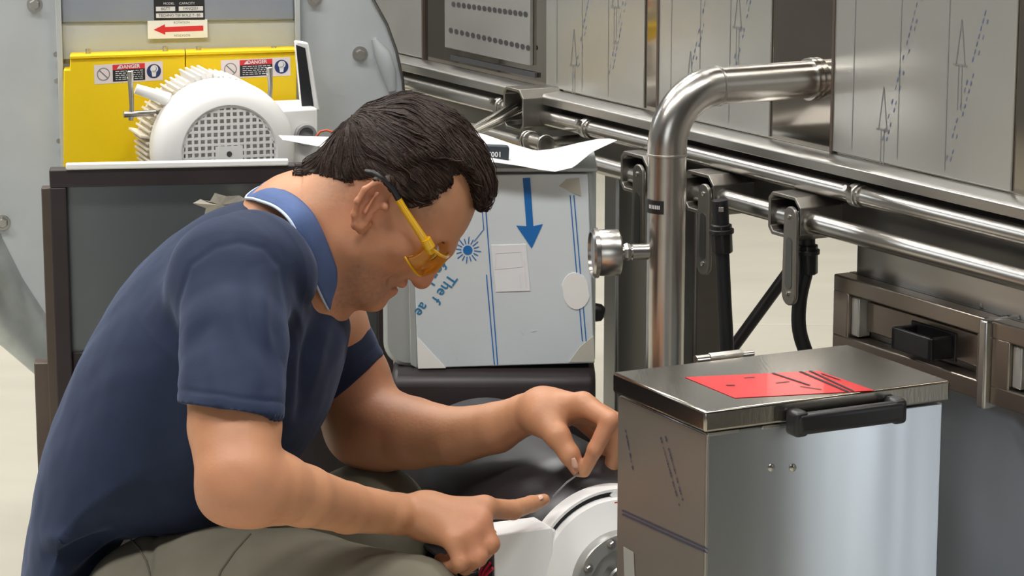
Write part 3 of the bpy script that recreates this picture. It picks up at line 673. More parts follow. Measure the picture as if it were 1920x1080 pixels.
# depth of the lid from its left rear corner on the lid plane
pl_ = atZ(1147, 701, Bc.z); dpt = -(pl_-Bc).dot(XF.e[1])+.007
tl = XF.hit(1322, 812, 0)[2]
box = empty('lidded_steel_box', (XF.p(wx/2, -dpt/2, 0).x, XF.p(wx/2, -dpt/2, 0).y, 0), 'square stainless box with black-handled lid and red sticker in the right foreground', 'box')
bx = lambda name, mb, m, **k: ob(name, mb, m, box, **k)
lid = bx('lid', MB().box(XF, (0, -dpt, tl), (wx, 0, 0)), mat('lid_stainless', (170, 164, 154), .2, 1, .05, 4, (1, 1, 1), .04, 60, (6, 1, 1)), bev=.0025)
FRONT = mat('brushed_box_front', (206, 211, 216), .30, 1, .04, 3, (1, 1, 1), .6, 5, (1, 1, .10), aniso=.9, arot=.25)
FRONT.node_tree.nodes['Bump'].inputs['Distance'].default_value = .004
# (brushing lines are finer than a pixel: carried by the anisotropic gloss)
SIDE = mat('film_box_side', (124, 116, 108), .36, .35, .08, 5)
i0 = .006
bx('body', MB().box(XF, (i0, -dpt+.004, -Bc.z), (wx-.004, -.006, tl-.003)), FRONT, bev=.0012)
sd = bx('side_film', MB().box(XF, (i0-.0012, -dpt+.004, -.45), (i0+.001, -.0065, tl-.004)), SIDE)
bx('corner_edge', MB().box(XF, (i0-.001, -.0075, -.45), (i0+.0022, -.004, tl-.003)), WHITEP if False else STEEL, bev=.0006)
bx('rim_strip', MB().box(XF, (i0, -.0062, tl-.005), (i0+.034, -.0035, tl-.0015)), STEEL, bev=.0005)
bx('rim_strip', MB().box(XF, (.066, -.0062, tl-.005), (.085, -.0035, tl-.0015)), STEEL, bev=.0005)
SFr = Fr(XF.p(i0-.0016, 0, 0), XF.e[1], -XF.e[0], (0, 0, 1))
spx = lambda px, py: (lambda r: (r[0], r[2]))(SFr.hit(px, py, .0004))
pr = MB(); rnd = random.Random(5)
for (a, b) in (((1172, 806), (1186, 880)), ((1238, 820), (1274, 950)), ((1247, 818), (1280, 940))):
    for k in range(22):
        t = k/22; x, y = a[0]+(b[0]-a[0])*t, a[1]+(b[1]-a[1])*t
        if rnd.random() < .75: pr.stroke(SFr, spx(x, y), spx(x+1.3, y+4.5), rnd.uniform(.0008, .0022), .0004)
for d in (0, 7): pr.stroke(SFr, spx(1166, 957+d), spx(1327, 1030+d), .0014, .0004)
decal('film_print', pr, mat('dark_blue_print', (52, 58, 92), .5), sd)['kind'] = 'stuff'
bx('white_label', MB().plate(SFr, [spx(1169, 1025), spx(1188, 1036), spx(1190, 1085), spx(1171, 1085)], .0, .0006), mat('grey_label', (160, 158, 154), .4))
stp = [XF.hit(*p, 0.0005, 2) for p in ((1284, 707), (1535, 695), (1640, 732), (1378, 746))]
rs = MB().add([XF.p(*p) for p in stp]+[XF.p(p[0], p[1], .0002) for p in stp], [(0, 1, 2, 3), (7, 6, 5, 4)]+[(i, (i+1) % 4, 4+(i+1) % 4, 4+i) for i in range(4)])
rl = ob('red_sticker', rs, mat('glossy_red_vinyl', (214, 30, 34), .22, 0, .03, coat=.15), lid)
ks = MB()
TF = Fr(XF.o+V(0, 0, .0009), XF.e[0], (0, 0, 1), -XF.e[1])
tpx = lambda px, py: (lambda r: (r[0], r[2]))(TF.hit(px, py, 0))
for a, b, w_ in (((1448, 699), (1518, 722), .003), ((1500, 696), (1590, 734), .0035), ((1518, 695), (1600, 733), .003), ((1395, 708), (1415, 707), .002), ((1362, 722), (1378, 722), .003), ((1455, 718), (1480, 715), .002), ((1500, 724), (1540, 730), .002), ((1540, 700), (1575, 712), .002)):
    ks.stroke(TF, tpx(*a), tpx(*b), w_, 0)
decal('sticker_marks', ks, INK, rl)['kind'] = 'stuff'
h0, h1 = XF.hit(1487, 790, .012), XF.hit(1690, 775, .012); zm = (XF.hit(1490, 785, .012)[2]+XF.hit(1685, 778, .012)[2])/2
hb = MB(); nn = 24; xa, xb = h0[0], h1[0]; prof = []
for k in range(nn+1):
    t = k/nn; x = xa+.007+(xb-xa-.014)*t; e = min(t, 1-t)*nn
    prof.append((XF.p(x, .013+(0 if e > 2 else -.0035*(2-e)), zm), .0105 if e > 3 else .0125-.001*e/3))
hb = MB().box(XF, (xa, .009, zm-.0105), (xb, .0225, zm+.0105))
hnd = ob('handle', hb, BLACK, lid, bev=.0055, bseg=4, label='black plastic grip handle')
for x in (xa+.006, xb-.006): ob('handle_foot', MB().box(XF, (x-.008, -.001, zm-.0125), (x+.008, .021, zm+.0125)), BLACK, hnd, bev=.005, bseg=4)
for px in (1446, 1486):
    a = XF.hit(px, 877, -.006); bx('rivet', MB().lathe(XF.p(a[0], -.0062, a[2]), XF.e[1], [(0, .0042), (.0016, .0036), (.0026, .0014)], 16), POLISH, smooth=True)
# dark posts added out of view so the box front mirrors dark bands
def mirrored(px, dist):
    h = XF.p(*XF.hit(px, 930, -.006)); d = ray(px, 930).normalized(); n = XF.e[1]; r = d-n*(2*d.dot(n)); l = math.hypot(r.x, r.y); return V(h.x+r.x/l*dist, h.y+r.y/l*dist, 0), V(r.x/l, r.y/l, 0)
for nm, pa, pb in (('reflection_post_1', 1240, 1478), ('reflection_post_2', 1700, 1850)):
    A_, ra = mirrored(pa, 1.15); B_, _ = mirrored(pb, 1.15)
    ex_ = (B_-A_).normalized(); ey_ = V(-ex_.y, ex_.x, 0); ey_ = ey_ if ey_.dot(ra) > 0 else -ey_
    f = Fr(A_, ex_, ey_, (0, 0, 1)); o = ob(nm, MB().box(f, (0, 0, 0), ((B_-A_).length, .12, 4.9)), mat('dark_post_paint', (44, 38, 38), .6), bev=.004); o['kind'] = 'structure'
# latch bar on the back edge
yb = -dpt-.012
fit = empty('tube_fitting', XF.p(XF.hit(1345, 681, yb)[0], yb, -.02), 'shiny white metal tube fitting lying behind the lid of the steel box', 'fitting')
xq = lambda px, py: XF.hit(px, py, yb)
a, b, c2, d = xq(1304, 675), xq(1332, 674), xq(1390, 672), xq(1412, 672)
zc_ = a[2]
for (u0, u1, r, nm) in ((a[0], b[0]-.002, .0045, 'end_sleeve'), (b[0]-.002, c2[0], .0058, 'hex_body'), (c2[0], d[0], .0035, 'stub')):
    ob(nm, MB().cyl(XF.p(u0, yb, zc_), XF.p(u1, yb, zc_), r, 6 if nm == 'hex_body' else 18), POLISH, fit, bev=.0005)
ob('support_arm', MB().box(XF, (b[0], yb-.003, zc_-.06), (b[0]+.006, yb+.003, zc_-.004)), STEELD, fit)

# ---------------------------------------------------------------- white flanged motor the man works on
FA = math.radians(24)
fc = atY(1146, 1078, 2.80); fx = V(math.sin(FA), -math.cos(FA), 0)
wm = empty('white_flanged_motor', (fc.x-fx.x*.12, fc.y-fx.y*.12, 0), 'round white flanged motor with terminal box under the man\'s hands', 'motor')
u = lambda name, mb, m, **k: ob(name, mb, m, wm, **k)
Rf = .0985
u('outer_ring', MB().lathe(fc-fx*.02, fx, [(0, Rf), (.018, Rf), (.021, Rf-.001), (.021, Rf-.004), (.010, Rf-.004), (.010, Rf-.012)], 80, False), WHITE, smooth=True)
u('gasket_groove', MB().lathe(fc-fx*.002, fx, [(-.002, Rf-.003), (.0, Rf-.0035), (.0, Rf-.0115), (-.002, Rf-.012)], 80, False), RUBBER, smooth=True)
u('bell_housing', MB().lathe(fc-fx*.012, fx, [(0, Rf-.009), (.013, Rf-.010), (.018, Rf-.012), (.022, Rf-.025), (.028, Rf*.58), (.029, Rf*.55)], 80, False), WHITE, smooth=True)
GRF = mat('satin_flange_grey', (168, 168, 164), .35, .5, .06, 12)
u('flange_ring', MB().lathe(fc+fx*.012, fx, [(0, Rf*.57), (.016, Rf*.57), (.018, Rf*.555), (.018, Rf*.40), (.015, Rf*.39), (.010, Rf*.385), (.010, Rf*.33), (.006, Rf*.32), (.006, Rf*.2)], 64, False), GRF, smooth=True)
u('shaft', MB().lathe(fc+fx*.0, fx, [(0, Rf*.22), (.03, Rf*.2), (.032, Rf*.18)], 32), STEEL, smooth=True)
E1 = V(0, 0, 1); E2 = fx.cross(E1)
for k in range(8):
    a = math.radians(18+45*k); c = fc+fx*.029+(E1*math.cos(a)+E2*math.sin(a))*Rf*.485
    u('flange_bolt', MB().hexnut(c, fx, .0042, .006), STEEL)
u('rim_tab', MB().lathe(fc-fx*.003+V(0, 0, Rf-.008)+E2*-.004, fx, [(0, .006), (.0045, .006)], 4), WHITEP)
u('red_tab', MB().box(Fr(fc+V(0, 0, Rf-.0155)-E2*.002, -E2, fx, (0, 0, 1)), (-.002, -.003, -.002), (.012, .007, .0015)), mat('red_orange_tab', (206, 84, 60), .5))
u('dark_drum', MB().lathe(fc-fx*.40, fx, [(0, .08), (.012, .108), (.03, .116), (.30, .116), (.34, .112), (.37, .098), (.382, .085)], 64), DARKM, smooth=True)
for k in range(9):
    a = math.radians(96+k*7); c = fc-fx*.17
    fr = Fr(c, E1*math.cos(a)-E2*math.sin(a)*-1, fx, E1*-math.sin(a)-E2*math.cos(a)*-1)
    u('body_fin', MB().box(fr, (.112, -.12, -.0022), (.132, .07, .0022)), DARKM, bev=.001)
u('mount_foot', MB().box(Fr(fc-fx*.2, E2, fx, (0, 0, 1)), (-.07, -.12, -fc.z), (.07, .12, -.1)), DARKFR, bev=.005)
# terminal box with its open end to the left
TBF = yawframe(atY(926, 1003, 2.735), FA)
tw = TBF.hit(1037, 1010, 0)[0]
tb = u('terminal_box', MB().plate(TBF, [(.001, -.10), (tw, -.10), (tw, -.002), (tw-.002, 0), (.001, 0)], -.045, 0), WHITEP, bev=.003)
ob('box_rim', MB().plate(TBF, [(tw-.012, -.1), (tw+.006, -.1), (tw+.006, -.004), (tw-.012, -.0012)], -.05, -.004), WHITEP, tb, bev=.003)
SF2 = Fr(TBF.p(-.0012, 0, 0), TBF.e[1], -TBF.e[0], (0, 0, 1))
ob('end_plate', MB().plate(SF2, [(-.030, -.10), (-.001, -.10), (-.001, -.004), (-.005, .0), (-.030, .003)], -.002, 0), mat('dark_grey_gasket', (74, 74, 76), .5, .3), tb)
for y, z in ((-.007, -.014), (-.027, -.004)): ob('screw', MB().lathe(SF2.p(y, 0, z), SF2.e[1], [(0, .0036), (.003, .003), (.0042, .001)], 12), POLISH, tb)
for k, o_ in enumerate((-.024, -.016, -.010)):
    pts = [SF2.p(o_+.012, .001, -.028-.004*k), SF2.p(o_+.004, .0055, -.045), SF2.p(o_, .006, -.065), SF2.p(o_+.002, .003, -.1)]
    ob('red_wire', MB().tube(pts, .0019, 8), REDW, tb, smooth=True)
# ---------------------------------------------------------------- the man: fields and surface extraction
from mathutils import noise as mn
YM = 2.86
def P3(px, py, Y=YM): return np.array(atY(px, py, Y), dtype=np.float64)
class Grid:
    def __init__(s, lo, hi, h):
        s.lo = np.array(lo, float); s.h = h; s.n = [int(math.ceil((b-a)/h))+1 for a, b in zip(lo, hi)]
        s.ax = [np.float32(s.lo[i])+np.float32(h)*np.arange(s.n[i], dtype=np.float32) for i in range(3)]
        s.F = np.full(s.n, .06, np.float32)
    def sub(s, lo, hi):
        sl = []
        for i in range(3):
            a = max(0, int((lo[i]-s.lo[i])/s.h)); b = min(s.n[i], int((hi[i]-s.lo[i])/s.h)+2); sl.append(slice(a, max(a, b)))
        X = s.ax[0][sl[0]][:, None, None]; Y = s.ax[1][sl[1]][None, :, None]; Z = s.ax[2][sl[2]][None, None, :]
        return tuple(sl), X, Y, Z
    def put(s, sl, d, k):
        a = s.F[sl]; h = np.maximum(k-np.abs(a-d), 0)/max(k, 1e-6); s.F[sl] = np.minimum(a, d)-h*h*k*.25
    def cut(s, sl, d, k):
        a = s.F[sl]; d = -d; h = np.maximum(k-np.abs(a-d), 0)/max(k, 1e-6); s.F[sl] = np.maximum(a, d)+h*h*k*.25
    @staticmethod
    def cone_d(X, Y, Z, a, b, r1, r2, sy=1.0):
        a = np.array(a, np.float32); b = np.array(b, np.float32); ba = b-a; L2 = float(ba.dot(ba))+1e-9
        px, py, pz = X-a[0], Y-a[1], Z-a[2]; t = np.clip((px*ba[0]+py*ba[1]+pz*ba[2])/L2, 0, 1)
        return np.sqrt((px-t*ba[0])**2+((py-t*ba[1])/sy)**2+(pz-t*ba[2])**2)-(r1+(r2-r1)*t)
    def cone(s, a, b, r1, r2, k=.01, sub=False, cutp=None, sy=1.0, extra=None):
        a = np.array(a, float); b = np.array(b, float); m = max(r1, r2)*max(1, sy)+k+.012
        sl, X, Y, Z = s.sub(np.minimum(a, b)-m, np.maximum(a, b)+m)
        d = s.cone_d(X, Y, Z, a, b, r1, r2, sy)
        if cutp is not None:
            c, n = cutp; q = (X-c[0])*n[0]+(Y-c[1])*n[1]+(Z-c[2])*n[2]; d = np.maximum(d+.0012*np.exp(-((q+.013)/.0022)**2), q)
        (s.cut if sub else s.put)(sl, d.astype(np.float32), k)
    def chain(s, pts, rs, k=.01, k2=None):
        for i in range(len(pts)-1): s.cone(pts[i], pts[i+1], rs[i], rs[i+1], k if i == 0 or k2 is None else k2)
    def ball(s, c, r, k=.01, sub=False, sy=1.0): s.cone(c, np.array(c)+1e-5, r, r, k, sub, sy=sy)
def poly_sd(poly, X, Z):
    """signed distance of a 2D outline on a grid, negative inside"""
    x, z = np.broadcast_arrays(X, Z); d = np.full(x.shape, 1e9, np.float64); ins = np.zeros(x.shape, bool); n = len(poly)
    for i in range(n):
        ax, az = poly[i]; bx_, bz = poly[(i+1) % n]; ex, ez = bx_-ax, bz-az; wx_, wz = x-ax, z-az
        t = np.clip((wx_*ex+wz*ez)/(ex*ex+ez*ez+1e-12), 0, 1); d = np.minimum(d, (wx_-ex*t)**2+(wz-ez*t)**2)
        c = (az > z) != (bz > z)
        if abs(ez) > 1e-12: ins ^= c & (x < ax+ex*(z-az)/ez)
    return np.where(ins, -np.sqrt(d), np.sqrt(d))
def smooth_poly(pts, it=2):
    for _ in range(it):
        q = []
        for i in range(len(pts)):
            a, b = np.array(pts[i]), np.array(pts[(i+1) % len(pts)]); q += [a*.75+b*.25, a*.25+b*.75]
        pts = q
    return [tuple(p) for p in pts]
def pxpoly(pts, Y=YM, it=2): return smooth_poly([(P3(x, y, Y)[0], P3(x, y, Y)[2]) for x, y in pts], it)
def inflate(X, Y, Z, poly, T, w0fn):
    sd = poly_sd(poly, X[:, 0, :], Z[0, :, :])[:, None, :]; t = np.minimum(-sd, T); q = 1-t/T
    w0 = w0fn(X, Z); wv = (Y-YM)/w0; f = wv*wv+q*q-1; g = 2*np.sqrt((wv/w0)**2+(q/T)**2)+1e-6
    return (f/np.maximum(g, 3.0)).astype(np.float32)
def surfnets(F, lo, h):
    s = F < 0; n = F.shape
    c = np.zeros((n[0]-1, n[1]-1, n[2]-1), np.uint8)
    for i in (0, 1):
        for j in (0, 1):
            for k in (0, 1): c += s[i:n[0]-1+i, j:n[1]-1+j, k:n[2]-1+k]
    act = (c > 0) & (c < 8); ijk = np.argwhere(act); idx = np.full(act.shape, -1, np.int32); idx[act] = np.arange(len(ijk))
    acc = np.zeros((len(ijk), 3)); cnt = np.zeros(len(ijk)); cs = [(i, j, k) for i in (0, 1) for j in (0, 1) for k in (0, 1)]
    for a in cs:
        for d in range(3):
            if a[d]: continue
            b = list(a); b[d] = 1
            fa = F[ijk[:, 0]+a[0], ijk[:, 1]+a[1], ijk[:, 2]+a[2]]; fb = F[ijk[:, 0]+b[0], ijk[:, 1]+b[1], ijk[:, 2]+b[2]]
            x = (fa < 0) != (fb < 0); t = np.where(x, fa/np.where(x, fa-fb, 1), 0); p = np.array(a, float)+t[:, None]*(np.array(b)-np.array(a))
            acc[x] += p[x]; cnt[x] += 1
    vs = np.array(lo)+h*(ijk+acc/cnt[:, None]); fs = []
    for d in range(3):
        e1, e2 = (d+1) % 3, (d+2) % 3
        A = [slice(None)]*3; B = [slice(None)]*3; A[d] = slice(0, n[d]-1); B[d] = slice(1, n[d])
        x = s[tuple(A)] != s[tuple(B)]; q = np.argwhere(x); ok = (q[:, e1] > 0) & (q[:, e1] < n[e1]-1) & (q[:, e2] > 0) & (q[:, e2] < n[e2]-1); q = q[ok]
        def I(o1, o2):
            r = q.copy(); r[:, e1] += o1; r[:, e2] += o2; return idx[r[:, 0], r[:, 1], r[:, 2]]
        quad = np.stack([I(-1, -1), I(0, -1), I(0, 0), I(-1, 0)], 1); flip = ~s[q[:, 0], q[:, 1], q[:, 2]]; quad[flip] = quad[flip][:, ::-1]; fs.append(quad)
    return vs, np.concatenate(fs)
def relax(vs, fs, it, lam=.5):
    n = len(vs)
    e = np.concatenate([fs[:, [0, 1]], fs[:, [1, 2]], fs[:, [2, 3]], fs[:, [3, 0]]]); deg = np.bincount(e[:, 0], minlength=n)+np.bincount(e[:, 1], minlength=n)
    for i in range(it):
        for l in (lam, -lam*1.04):
            a = np.zeros_like(vs)
            for c in range(3): a[:, c] = np.bincount(e[:, 0], vs[e[:, 1], c], n)+np.bincount(e[:, 1], vs[e[:, 0], c], n)
            vs = vs+l*(a/np.maximum(deg, 1)[:, None]-vs)
    return vs
def normals(vs, fs):
    n = np.cross(vs[fs[:, 2]]-vs[fs[:, 0]], vs[fs[:, 3]]-vs[fs[:, 1]]); o = np.zeros_like(vs)
    for k in range(4):
        for c in range(3): o[:, c] += np.bincount(fs[:, k], n[:, c], len(vs))
    return o/np.maximum(np.linalg.norm(o, axis=1), 1e-9)[:, None]
def mesh_np(name, vs, fs, m, parent=None, origin=None, tint=None):
    me = bpy.data.meshes.new(name); off = np.array(wpos(parent)) if parent else np.array(origin)
    v = (vs-off).astype(np.float32); me.vertices.add(len(v)); me.vertices.foreach_set('co', v.ravel())
    me.loops.add(fs.size); me.loops.foreach_set('vertex_index', fs.astype(np.int32).ravel()); me.polygons.add(len(fs))
    me.polygons.foreach_set('loop_start', np.arange(0, fs.size, 4, dtype=np.int32)); me.polygons.foreach_set('use_smooth', np.ones(len(fs), bool))
    me.update(calc_edges=True); me.validate()
    if tint is not None:
        at = me.color_attributes.new('tint', 'FLOAT_COLOR', 'POINT'); at.data.foreach_set('color', np.concatenate([tint, np.ones((len(tint), 1))], 1).astype(np.float32).ravel())
    me.materials.append(m); o = bpy.data.objects.new(name, me); SC.collection.objects.link(o)
    if parent: o.parent = parent
    else: o.location = off
    return o
def fbm(vs, sc, seed=0.0, st=(1, 1, 1)):
    return np.array([mn.noise((x*sc*st[0]+seed, y*sc*st[1]-seed, z*sc*st[2]+seed*.7)) for x, y, z in vs])
def sstep(a, b, x): t = np.clip((x-a)/(b-a), 0, 1); return t*t*(3-2*t)
def tinted(name, rough, sss=0, bump=0, bscale=200, var=0, bst=(1, 1, 1)):
    m = mat(name, (200, 150, 120), rough, 0, .02, 40, bump=bump, bscale=bscale, sss=sss, bstretch=bst); nt = m.node_tree; b = nt.nodes['Principled BSDF']
    at = nt.nodes.new('ShaderNodeVertexColor'); at.layer_name = 'tint'
    for l in list(nt.links):
        if l.to_socket == b.inputs['Base Color']: cr = l.from_node; nt.links.remove(l)
    cr.color_ramp.elements[0].color = (1-var,)*3+(1,); cr.color_ramp.elements[1].color = (1,)*3+(1,)
    mx = nt.nodes.new('ShaderNodeMix'); mx.data_type = 'RGBA'; mx.blend_type = 'MULTIPLY'; mx.inputs[0].default_value = 1
    nt.links.new(at.outputs[0], mx.inputs[6]); nt.links.new(cr.outputs[0], mx.inputs[7]); nt.links.new(mx.outputs[2], b.inputs['Base Color']); return m
def PL(pts): return [P3(*p) for p in pts]

# ---- skin: head, neck, trunk under the shirt, both arms and hands in one surface
HS = .0018
lo = np.array([P3(325, 600)[0], 2.43, P3(500, 1110, 2.75)[2]]); hi = np.array([P3(1172, 500, 2.95)[0], 3.12, P3(700, 170)[2]])
G = Grid(lo, hi, HS)
headpoly = pxpoly([(592, 330), (612, 285), (640, 245), (675, 217), (720, 198), (770, 192), (820, 208), (862, 240), (888, 285), (898, 335), (896, 378), (886, 408), (874, 432), (858, 452), (842, 467), (828, 479), (812, 492), (796, 504), (780, 513), (766, 520), (755, 527), (742, 534), (731, 540), (722, 547), (714, 552), (712, 561), (703, 572), (688, 577), (668, 573), (645, 560), (628, 530), (612, 490), (600, 440), (588, 385)], it=1)
hu = np.array([.74, 0, .67]); earc = P3(708, 385)
def w_head(X, Z):
    u = (X-earc[0])*hu[0]+(Z-earc[2])*hu[2]; return np.interp(u, [-.10, -.075, -.03, .02, .06, .15], [.048, .054, .064, .071, .077, .078]).astype(np.float32)
sl, X, Y, Z = G.sub((P3(575, 400)[0], YM-.11, P3(700, 600)[2]), (P3(915, 400)[0], YM+.11, P3(700, 180)[2]))
G.put(sl, inflate(X, Y, Z, headpoly, .088, w_head), .004)
G.cone(P3(572, 446), P3(655, 408), .067, .060, .03)                    # neck
FH = None                     # nape
for sgn in (-1, 1):
    H = lambda px, py, wv: (lambda p: np.array([p[0], YM+sgn*wv, p[2]]))(P3(px, py, YM-wv))
    G.cone(H(838, 463, .006), H(812, 442, .044), .0062, .006, .014)     # brow
    G.ball(H(815, 476, .033), .0150, .012, sub=True)                     # eye socket
    G.ball(H(800, 466, .032), .0128, .005)                               # lids over the eyeball
    G.ball(H(758, 462, .054), .013, .03)                                 # cheekbone
    G.cone(H(672, 462, .056), H(688, 540, .030), .013, .012, .03)        # jaw
    G.ball(H(779, 517, .010), .0072, .006)                               # nostril wing
    G.ball(H(781, 526, .0065), .0036, .003, sub=True)
    G.cone(H(770, 508, .022), H(733, 524, .032), .003, .003, .012, sub=True)   # fold beside the mouth
    hp = [(739, 356, .073), (727, 341, .081), (705, 341, .087), (684, 355, .091), (670, 377, .092), (664, 402, .089), (666, 422, .083), (677, 431, .078), (690, 420, .072)]
    pts = [H(*p) for p in hp]
    for i in range(len(pts)-1): G.cone(pts[i], pts[i+1], .0032 if i < 6 else .0044, .0032 if i < 5 else .0044, .003)
    op = [(H(*p)[0], H(*p)[2]) for p in hp]+[(H(702, 398, .073)[0], H(702, 398, .073)[2]), (H(722, 384, .073)[0], H(722, 384, .073)[2])]
    l3 = (min(p[0] for p in op)-.012, YM+sgn*.083-.02, min(p[1] for p in op)-.012); h3 = (max(p[0] for p in op)+.012, YM+sgn*.083+.02, max(p[1] for p in op)+.012)
    sl, X, Y, Z = G.sub(l3, h3)
    xb_, xf_ = H(664, 400, .089)[0], H(738, 380, .075)[0]
    wear = .0865-.0155*np.clip((X-xb_)/(xf_-xb_), -.2, 1.2)
    pd = poly_sd(op, X[:, 0, :], Z[0, :, :])[:, None, :]
    G.put(sl, np.maximum(pd, np.abs((Y-YM)*sgn-wear)-.0030).astype(np.float32), .004)
    G.cone(H(708, 362, .085), H(685, 398, .088), .0024, .0026, .004)       # antihelix
    G.cone(H(712, 380, .085), H(702, 396, .086), .0070, .0062, .003, sub=True)                      # concha
    G.ball(H(722, 388, .077), .0045, .004)                                # tragus
G.cone(P3(834, 474), P3(793, 521), .0062, .0098, .009)                   # nose
G.ball(P3(790, 525), .0095, .006)
for c, r, dx in ((P3(753, 530), .0050, .018), (P3(735, 543), .0056, .017)):
    for sgn in (-1, 1): G.cone(c, c+np.array([-.012, sgn*dx, .004]), r, r*.45, .005)
for sgn in (-1, 1): G.cone(P3(748, 539), P3(742, 537)+np.array([-.012, sgn*.021, .004]), .0016, .0014, .002, sub=True)
G.ball(P3(703, 560), .013, .014)
# trunk hidden by the shirt, ties the arms to the neck
G.chain(PL([(575, 440), (500, 540), (430, 640)]), [.06, .075, .08], .04)
G.chain(PL([(500, 545), (440, 540, 2.72), (436, 700, 2.60)]), [.07, .048, .044], .03)
G.chain(PL([(510, 560), (600, 610, 3.02), (652, 716, 3.02)]), [.07, .048, .045], .03)
# near arm
G.chain(PL([(436, 690, 2.60), (440, 800, 2.545), (446, 890, 2.508), (470, 912, 2.515)]), [.046, .0460, .0405, .040], .02, .004)
G.chain(PL([(455, 908, 2.51), (515, 915, 2.535), (570, 930, 2.56), (650, 952, 2.62), (745, 964, 2.675), (800, 967, 2.692)]), [.040, .0360, .0305, .0258, .0212, .0205], .012, .006)
G.ball(P3(414, 936, 2.515), .017, .025)
G.ball(P3(745, 972, 2.655), .008, .012)                                  # wrist bone
NH = lambda pts: PL(pts)
for mcp, r0, r1 in (((908, 952, 2.695), .0195, .0125), ((897, 978, 2.675), .0195, .0125), ((878, 1000, 2.662), .0180, .0120), ((852, 1014, 2.655), .0165, .0110)):
    G.cone(P3(800, 968, 2.69), P3(*mcp), r0, r1, .016)
G.chain(NH([(908, 953, 2.695), (962, 956, 2.725), (996, 945, 2.755), (1020, 937, 2.768)]), [.0115, .0105, .0088, .0066], .008, .003)
G.chain(NH([(900, 982, 2.675), (918, 1020, 2.665), (896, 1046, 2.685), (872, 1036, 2.705)]), [.0120, .0105, .0095, .0085], .007, .003)
G.chain(NH([(880, 1002, 2.662), (896, 1044, 2.652), (872, 1062, 2.672), (850, 1046, 2.695)]), [.0115, .0100, .0090, .0080], .007, .003)
G.chain(NH([(853, 1014, 2.655), (864, 1054, 2.645), (842, 1068, 2.665), (826, 1050, 2.69)]), [.0105, .0090, .0080, .0072], .007, .003)
G.chain(NH([(812, 985, 2.71), (850, 1000, 2.735), (892, 1000, 2.745), (918, 1004, 2.745)]), [.016, .0125, .0105, .0085], .012, .004)
# far arm
G.chain(PL([(652, 712, 3.02), (684, 795, 3.0), (705, 806, 2.99)]), [.047, .0455, .046], .02, .004)
G.chain(PL([(690, 800, 3.0), (770, 812, 2.965), (850, 818, 2.93), (930, 802, 2.90), (985, 777, 2.88), (1020, 770, 2.865)]), [.046, .0415, .0325, .0280, .0225, .0210], .02, .005)
for mcp, r0, r1 in (((1092, 757, 2.835), .020, .0125), ((1098, 762, 2.860), .020, .0125), ((1090, 770, 2.885), .018, .0115), ((1076, 778, 2.905), .016, .0105)):
    G.cone(P3(1018, 770, 2.862), P3(*mcp), r0, r1, .016)
G.chain(PL([(1094, 758, 2.835), (1143, 789, 2.806), (1116, 842, 2.802), (1096, 884, 2.808)]), [.0118, .0102, .0085, .0066], .008, .003)
G.chain(PL([(1100, 762, 2.860), (1160, 794, 2.862), (1152, 846, 2.865), (1144, 884, 2.862)]), [.0120, .0104, .0090, .0074], .007, .003)
G.chain(PL([(1092, 770, 2.885), (1150, 812, 2.900), (1134, 856, 2.902), (1120, 884, 2.895)]), [.0112, .0098, .0086, .0072], .007, .003)
G.chain(PL([(1078, 778, 2.905), (1124, 820, 2.925), (1110, 856, 2.922), (1100, 874, 2.915)]), [.0100, .0086, .0076, .0066], .007, .003)
G.chain(PL([(1018, 785, 2.845), (1046, 818, 2.822), (1068, 852, 2.812), (1083, 880, 2.812)]), [.0185, .0135, .0108, .0082], .014, .005)
hsl, hX, hY, hZ = G.sub((P3(555, 300)[0], YM-.105, P3(700, 430)[2]), (P3(935, 300)[0], YM+.105, P3(700, 180)[2]))
headF = G.F[hsl].copy(); head_lo = (hX[0, 0, 0], hY[0, 0, 0], hZ[0, 0, 0])
vs, fs = surfnets(G.F, G.lo, HS); del G
vs = relax(vs, fs, 3)
nv = normals(vs, fs)
# pigment: stubble, lips, warmer ears, nose and elbows
def near(p, r): return np.exp(-((vs-np.array(p))**2).sum(1)/(r*r))
skin = np.array(lin((202, 145, 108))); tint = np.tile(skin, (len(vs), 1)); nz = fbm(vs, 55, 3.1)*.5+fbm(vs, 14, 8.2)*.5
tint *= (1+.10*nz[:, None]*np.array([.5, 1, 1.1]))
def blend(mask, c): global tint; m_ = np.clip(mask, 0, 1)[:, None]; tint = tint*(1-m_)+np.array(lin(c))*m_
jawl = pxpoly([(668, 470), (700, 485), (735, 500), (768, 514), (775, 530), (700, 600), (600, 590), (628, 520), (648, 490)], 2.81, 1)
jm = poly_sd(jawl, vs[:, 0], vs[:, 2]); speck = .75+.5*fbm(vs, 260, 1.0)
blend(sstep(.004, -.012, jm)*.50*speck*(vs[:, 0] > P3(615, 500)[0]), (112, 92, 84))
for c in (P3(753, 530), P3(735, 543)): blend(near(c+np.array([-.003, 0, 0]), .012)*.35, (180, 112, 96))
for sgn in (-1, 1):
    e = P3(695, 380, 2.775); e[1] = YM+sgn*.085; blend(near(e, .03)*.35, (206, 120, 96))
    e = P3(760, 470, 2.81); e[1] = YM+sgn*.05; blend(near(e, .03)*.30, (204, 122, 98))
    e = P3(792, 376, 2.79); e[1] = YM+sgn*.068; blend(near(e, .022)*.55*speck, (120, 104, 92))     # clipped temple hair
    e = P3(640, 345, 2.80); e[1] = YM+sgn*.06; blend(near(e, .03)*.4*speck, (112, 92, 78))
blend(near(P3(792, 526), .018)*.4, (204, 112, 92))
blend(near(P3(600, 470, 2.80), .05)*.30, (206, 132, 100))
